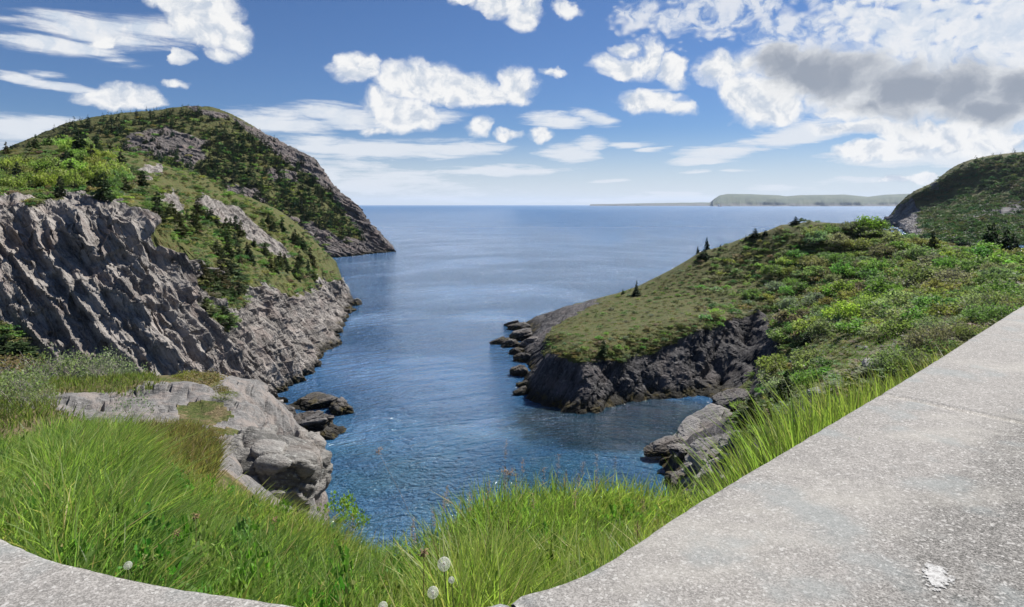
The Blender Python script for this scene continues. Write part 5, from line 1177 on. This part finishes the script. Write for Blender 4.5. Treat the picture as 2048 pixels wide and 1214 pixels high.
LAST = [None]
def build_small_plants():
    # bushes behind the slab and on the left
    B = [(18, 768, 16.5, .95, .62, (.16, .115, .06), 'reddish brown low bush at the left edge behind the slab'), (60, 772, 17.5, .9, .75, G_OLIVE, 'olive bush second from the left behind the slab'), (118, 780, 17, .85, .8, (.19, .215, .125), 'grey-green willow bush in the middle of the row behind the slab'), (170, 786, 16.6, .8, .72, (.18, .21, .10), 'grey-green willow bush with pale buds right of the middle of the row'), (215, 790, 16.2, .62, .66, (.20, .22, .15), 'twiggy silver-green bush near the right end of the row behind the slab'), (256, 780, 17.2, .5, .55, (.20, .23, .14), 'last twiggy bush at the right end of the row behind the slab'), (92, 760, 19, .9, .7, G_MID, 'green bush behind the row at the foot of the cliff'), (-10, 748, 19, 1.0, .8, G_OLIVE, 'pale green bush at the left edge farthest from the wall'),
         (40, 838, 11.2, .52, .55, (.18, .22, .10), 'bush with bare twigs standing on the soil at the left edge'), (5, 830, 11.6, .55, .5, (.19, .23, .10), 'leafy bush cut off by the left edge beside the soil'), (75, 842, 11.0, .32, .34, (.19, .22, .10), 'small twiggy bush at the left end of the slab')]
    for k, (px, py, Y, r, h, c, lb) in enumerate(B):
        p = gpt(px, Y, -.04)
        e = empty('willow_bush', p, lb, 'bush', None, k * 1.1, (r * 1.1, r * 1.1, h * 1.3))
        V, Q, T = bush_arrays(500 + k, 34, 22, .038, .95); o = link('foliage', new_mesh('foliage', V, Q, [M_LEAF], {'tone': T}), e); o.color = (*c, 1)
        link('twigs', stems_mesh('twigs', 520 + k, 16, M_TWIG, 5, .011), e)
    e = empty('willow_bush', gpt(268, 10.6, -.03), 'small sparse shrub with thin twigs standing alone on the slab', 'bush', None, 0, (.38, .38, .46))
    V, Q, T = bush_arrays(540, 26, 9, .045, 1.0); o = link('foliage', new_mesh('foliage', V, Q, [M_LEAF], {'tone': T}), e); o.color = (.14, .18, .11, 1); link('twigs', stems_mesh('twigs', 541, 10, M_TWIG, 4, .011), e)
    for px, Y, r, h, c, lb in ((402, 14.6, .62, .34, (.15, .115, .045), 'brown and yellow heath clump growing in the middle of the slab'), (430, 14.4, .36, .22, (.16, .13, .04), 'smaller yellowish heath clump against the right of the brown clump'), (372, 15.2, .34, .2, (.17, .17, .03), 'yellow-green heath tuft at the left of the brown clump'), (452, 12.9, .30, .10, (.12, .14, .025), 'flat green cushion on the slab above the biggest boulder'), (372, 18.4, .22, .07, (.14, .17, .03), 'tiny green cushion on the far rim of the slab'), (408, 9.6, .26, .16, (.13, .085, .02), 'rusty moss cushion at the left side of the biggest boulder'), (424, 10.6, .24, .14, (.16, .12, .03), 'golden moss patch on top of the rusty cushion'), (395, 8.6, .26, .2, (.075, .105, .035), 'dark green weed clump under the rusty moss')):
        e = empty('heath_clump', gpt(px, Y, -.02), lb, 'plant', None, px, (r, r, h))
        V, Q, T = bush_arrays(560 + int(px), 40, 26, .05, .9); o = link('foliage', new_mesh('foliage', V, Q, [M_LEAF], {'tone': T}), e); o.color = (*c, 1); link('twigs', stems_mesh('twigs', 561 + int(px), 10, M_BARK, 3, .014), e)
    for px, Y, r, h, lb in ((676, 8.4, .26, .42, 'bright yellow-green sapling hanging over the cliff edge beside the boulders'), (706, 7.8, .2, .3, 'smaller bright sapling just right of the boulder foot')):
        p = at(px, 1030 if px < 690 else 1048, Y); e = empty('sapling', p - Vector((0, 0, .12)), lb, 'sapling', None, 0, (r, r, h))
        V, Q, T = bush_arrays(580 + int(px), 24, 18, .07, 1.0); o = link('foliage', new_mesh('foliage', V, Q, [M_LEAF], {'tone': T}), e); o.color = (.15, .23, .03, 1); link('stems', stems_mesh('stems', 581, 7, M_BARK, 2, .014), e)
    # clover-like herbs low in the grass
    hb = []
    for k in range(230):
        px = random.uniform(-120, 1380); hi = np.interp(px, [-120, 250, 300, 640, 760, 900, 1380], [5.8, 6.6, 5.2, 5.0, 3.9, 3.9, 4.4]); Y = math.sqrt(random.uniform(float(wallY(px)) ** 2 + .4, hi ** 2)); hb.append(np.array(gpt(px, Y)))
    P5 = [bush_arrays(590 + k, 16, 9, .10, 1.0) for k in range(3)]
    join('herbs', P5, hb, [(random.uniform(.05, .14), random.uniform(.14, .30)) for _ in hb], [jit(pick([(.10, .20, .035), (.16, .24, .07), (.20, .19, .07), (.15, .10, .05)], [4, 3, 1, 0]), .2) for _ in hb], M_LEAFC, 'low herbs and weeds growing among the foreground grass')
    # dandelion clocks
    mw, t = new_mat('dandelion_fluff'); b = t.node('ShaderNodeBsdfPrincipled', {'Base Color': (.80, .80, .77), 'Roughness': .9, 'Specular IOR Level': .1}); tr = t.node('ShaderNodeBsdfTranslucent', {0: (.8, .8, .76)}); t.node('ShaderNodeOutputMaterial', {0: t.node('ShaderNodeMixShader', {0: .4, 1: b.outputs[0], 2: tr.outputs[0]}).outputs[0]})
    ms = plain_mat('dandelion_stem', (.12, .16, .06))
    fV, fF = [], []; g = np.random.default_rng(77)
    for k in range(150):
        z = 1 - 2 * (k + .5) / 150; a = k * 2.39996; d = np.array([math.sqrt(1 - z * z) * math.cos(a), math.sqrt(1 - z * z) * math.sin(a), z]); s = np.cross(d, [.2, .3, .93]); s /= np.linalg.norm(s); u = np.cross(d, s)
        n = len(fV); fV += [d * .15 + s * .012, d * .15 - s * .012, d * .92]; fF.append((n, n + 1, n + 2))
        c = d * .93
        for q in range(5):
            aa = q * 1.2566 + k; v = s * math.cos(aa) + u * math.sin(aa); w = s * math.cos(aa + .35) + u * math.sin(aa + .35); n = len(fV); fV += [c, c + v * .22 + d * .08, c + v * .12 + w * .15 + d * .085]; fF.append((n, n + 1, n + 2))
    fl = new_mesh('seed_head', np.array(fV), np.array(fF), [mw])
    bm = bmesh.new(); bmesh.ops.create_icosphere(bm, subdivisions=2, radius=.2); core = bpy.data.meshes.new('seed_core'); bm.to_mesh(core); bm.free(); core.materials.append(M_STALK)
    for px, py, Y, s, lb in ((888, 1128, 2.02, .0205, 'largest white dandelion clock in the grass at the middle'), (866, 1185, 1.86, .0165, 'white dandelion clock below the largest one'), (903, 1160, 1.95, .0095, 'small half blown dandelion clock right of the other two'), (256, 1131, 2.05, .0125, 'lone white dandelion clock in the grass on the left'), (766, 1213, 1.8, .013, 'dandelion clock cut by the bottom edge of the picture')):
        h = at(px, py, Y); root = gpt(px + 4, Y + .04)
        e = empty('dandelion', root, lb, 'dandelion')
        V, Q = tube([(0, 0, 0), ((h.x - root.x) * .2 + .01, (h.y - root.y) * .3, (h.z - root.z) * .5), tuple(h - root)], .0024, .0017); link('stem', new_mesh('stem', V, np.array(Q), [ms], None, True), e)
        o = link('seed_head', fl, e); o.location = h - root; o.scale = (s,) * 3; o2 = link('seed_core', core, o)
    # tall dry stalks
    def stalk(px, Y, px2, py2, lb, kind, r=.0022, bow=0.0):
        root = gpt(px, Y); top = at(px2, py2, Y); d = top - root
        e = empty('dry_stalk', root, lb, 'dry stalk'); LAST[0] = e
        pts = [tuple(d * t + Vector((bow * math.sin(t * 3.14), 0, 0))) for t in (0, .25, .5, .75, 1)]
        V, Q = tube(pts, r, r * .5); link('stem', new_mesh('stem', V, np.array(Q), [M_STALK], None, True), e)
        V, Q = [], []; g = np.random.default_rng(int(px))
        def fl_(c, L, w):
            dd = Vector(g.normal(size=3)); dd.z = abs(dd.z) * .6; dd.normalize(); s = dd.cross(Vector((.1, .2, .9))).normalized(); n = len(V); V.extend([tuple(c), tuple(c + dd * L * .5 + s * w), tuple(c + dd * L), tuple(c + dd * L * .5 - s * w)]); Q.append((n, n + 1, n + 2, n + 3))
        if kind == 'umbel':
            for k in range(60): c = Vector(pts[-1]) + Vector((g.normal() * .022, g.normal() * .014, g.normal() * .008)); fl_(c, .02, .0035)
            for k in range(9): n = len(V); c = Vector(pts[-1]) + Vector((g.normal() * .02, g.normal() * .012, 0)); b = Vector(pts[-1]) - Vector((0, 0, .05)); V.extend([tuple(b), tuple(b + Vector((.001, 0, 0))), tuple(c + Vector((.001, 0, 0))), tuple(c)]); Q.append((n, n + 1, n + 2, n + 3))
        elif kind == 'panicle':
            for k in range(70): t = g.uniform(0, .16); c = Vector(pts[-1]) - d * t + Vector((g.normal() * .006, g.normal() * .006, 0)); fl_(c, .012, .0018)
        else:
            for k in range(46): c = Vector(pts[-1]) + Vector((g.normal() * .006, g.normal() * .006, g.normal() * .008)); fl_(c, .012, .003)
        link('flower_head', new_mesh('flower_head', np.array(V), np.array(Q), [M_STALK]), e)
    stalk(1017, 3.4, 1016, 945, 'dry stalk with a brown flat flower head against the water', 'umbel')
    stalk(880, 2.9, 757, 905, 'thin bowed stalk with a pale tip reaching far over the water', 'head', .0012, .05)
    stalk(1277, 2.9, 1275, 1046, 'straight dark bare stalk in the grass close to the wall', 'panicle', .003)
    stalk(846, 2.1, 848, 1106, 'brown stalk with a broken head left of the largest dandelion clock', 'head', .0026)
    stalk(560, 3.2, 550, 1040, 'dark seed head on a stalk in front of the biggest boulder', 'head'); stalk(210, 3.6, 213, 965, 'grey seed head on a slanting stalk in the left grass', 'head', .0018)
    stalk(352, 2.6, 354, 1068, 'grey-brown seed head in the middle of the left grass', 'head'); stalk(392, 2.6, 392, 1034, 'brown seed head right of the grey-brown one', 'head'); stalk(160, 3.8, 160, 985, 'short dark seed spike in the left grass', 'panicle')
    for k in range(26):
        px = random.uniform(640, 1370); Y = np.interp(px, [640, 800, 900, 1370], [4.6, 3.8, 3.8, 4.4]) * random.uniform(.8, 1.0); top = HZ - (gz(px, Y) + random.uniform(.5, .75) - EYE) / Y * F
        stalk(px, Y, px + random.uniform(-10, 22), top, 'thin flowering grass stalk showing against the water at the cliff edge', 'panicle', .0011)
        LAST[0]['group'] = 'flowering grass stalks'
    # broad-leaved docks
    def leaf_mesh(L, w, g):
        V, Q = [], []; n = 7
        for k in range(n + 1):
            t = k / n; ww = w * math.sin(math.pi * min(1, t ** .8 * .97 + .02)) ** .8; x = L * t; z = L * (.75 * t - .55 * t * t); V += [(x, -ww, z + ww * .35), (x, 0, z), (x, ww, z + ww * .35)]
        for k in range(n): b = k * 3; Q += [(b, b + 1, b + 4, b + 3), (b + 1, b + 2, b + 5, b + 4)]
        return np.array(V), np.array(Q)
    docks = [(300, 2.35, 1.0, 'broad-leaved dock plant in the left grass beside the lone dandelion clock'), (345, 2.5, 1.0, 'broad-leaved dock plant with upright leaves right of the first dock'), (390, 2.3, .9, 'broad-leaved dock plant in the middle of the left grass'), (440, 2.15, .85, 'small dock plant between wall and the middle dock'), (470, 2.5, .8, 'dock plant below the biggest boulder'), (985, 2.3, .6, 'small broad-leaved plant right of the dandelion clocks'), (1010, 2.5, .6, 'dull green leafy plant in the grass near the wall bend'), (20, 2.5, .8, 'leafy weed at the left edge close to the wall')]
    for k, (px, Y, s, lb) in enumerate(docks):
        e = empty('dock_plant', gpt(px, Y), lb, 'plant'); g = np.random.default_rng(600 + k)
        for j in range(13):
            V, Q = leaf_mesh(.23 * s * g.uniform(.7, 1.15), .022 * s * g.uniform(.8, 1.2), g); tl = np.repeat(g.random(), len(V))
            o = link('leaf', new_mesh('leaf', V, Q, [M_LEAF], {'tone': tl}, True), e); o.rotation_euler = (g.normal() * .15, -g.uniform(.25, 1.0), g.uniform(0, 6.28)); o.color = (.11, .21, .035, 1); o.location = (g.normal() * .02, g.normal() * .02, .02)
build_small_plants()

# ------------------------------------------------------------------ ship off the cape
def build_ship():
    mr = plain_mat('red_hull', (.42, .10, .05), .5, .4, .05, .1); mwh = plain_mat('ship_white', (.78, .77, .74), .5, .4, .03, .1); md = plain_mat('ship_mast', (.3, .22, .15), .6)
    e = empty('ship', at(1440, 412, 8000).xy.to_3d(), 'small red ship on the sea in front of the cape', 'ship', None, R(14))
    def box(name, x0, x1, w, z0, z1, m, bow=0):
        V = [(x0, -w, z0), (x1 - bow * .5, -w * .7, z0), (x1 - bow * .5, w * .7, z0), (x0, w, z0), (x0, -w, z1), (x1 - bow, -w, z1), (x1, 0, z1 + .4), (x1 - bow, w, z1), (x0, w, z1)]
        Fq = [np.array([(0, 1, 5, 4), (3, 8, 7, 2), (0, 4, 8, 3)]), np.array([(1, 6, 5), (2, 7, 6), (1, 2, 6)]), np.array([(4, 5, 6, 7, 8)])]
        link(name, new_mesh(name, V, Fq, [m]), e)
    box('hull', -32, 34, 6, -2, 6, mr, 14); box('superstructure', -26, -8, 5, 6, 20, mwh, 2); box('bridge', -24, -13, 4.4, 20, 24, mwh, 1)
    V, Q = tube([(-18, 0, 24), (-18, 0, 34)], .6, .3); link('mast', new_mesh('mast', V, np.array(Q), [md]), e); V, Q = tube([(12, 0, 6), (12, 0, 22)], .7, .4); link('crane_mast', new_mesh('crane_mast', V, np.array(Q), [mr]), e)
build_ship()

# ------------------------------------------------------------------ air
def build_haze():
    m = bpy.data.materials.new('sea_haze'); m.use_nodes = True; t = NT(m.node_tree)
    v = t.node('ShaderNodeVolumePrincipled', {'Color': (.74, .85, 1.0), 'Density': 2.6e-5, 'Anisotropy': .1})
    o = t.node('ShaderNodeOutputMaterial'); t.l.new(v.outputs[0], o.inputs['Volume'])
    x, y0, y1, z0, z1 = 30500, -900, 30500, -12, 330
    V = [(a, b, c) for c in (z0, z1) for b in (y0, y1) for a in (-x, x)]
    link('haze', new_mesh('haze', V, np.array([(0, 2, 3, 1), (4, 5, 7, 6), (0, 1, 5, 4), (2, 6, 7, 3), (0, 4, 6, 2), (1, 3, 7, 5)]), [m]), None, 'pale haze over the sea', None, None, 'stuff')
build_haze()
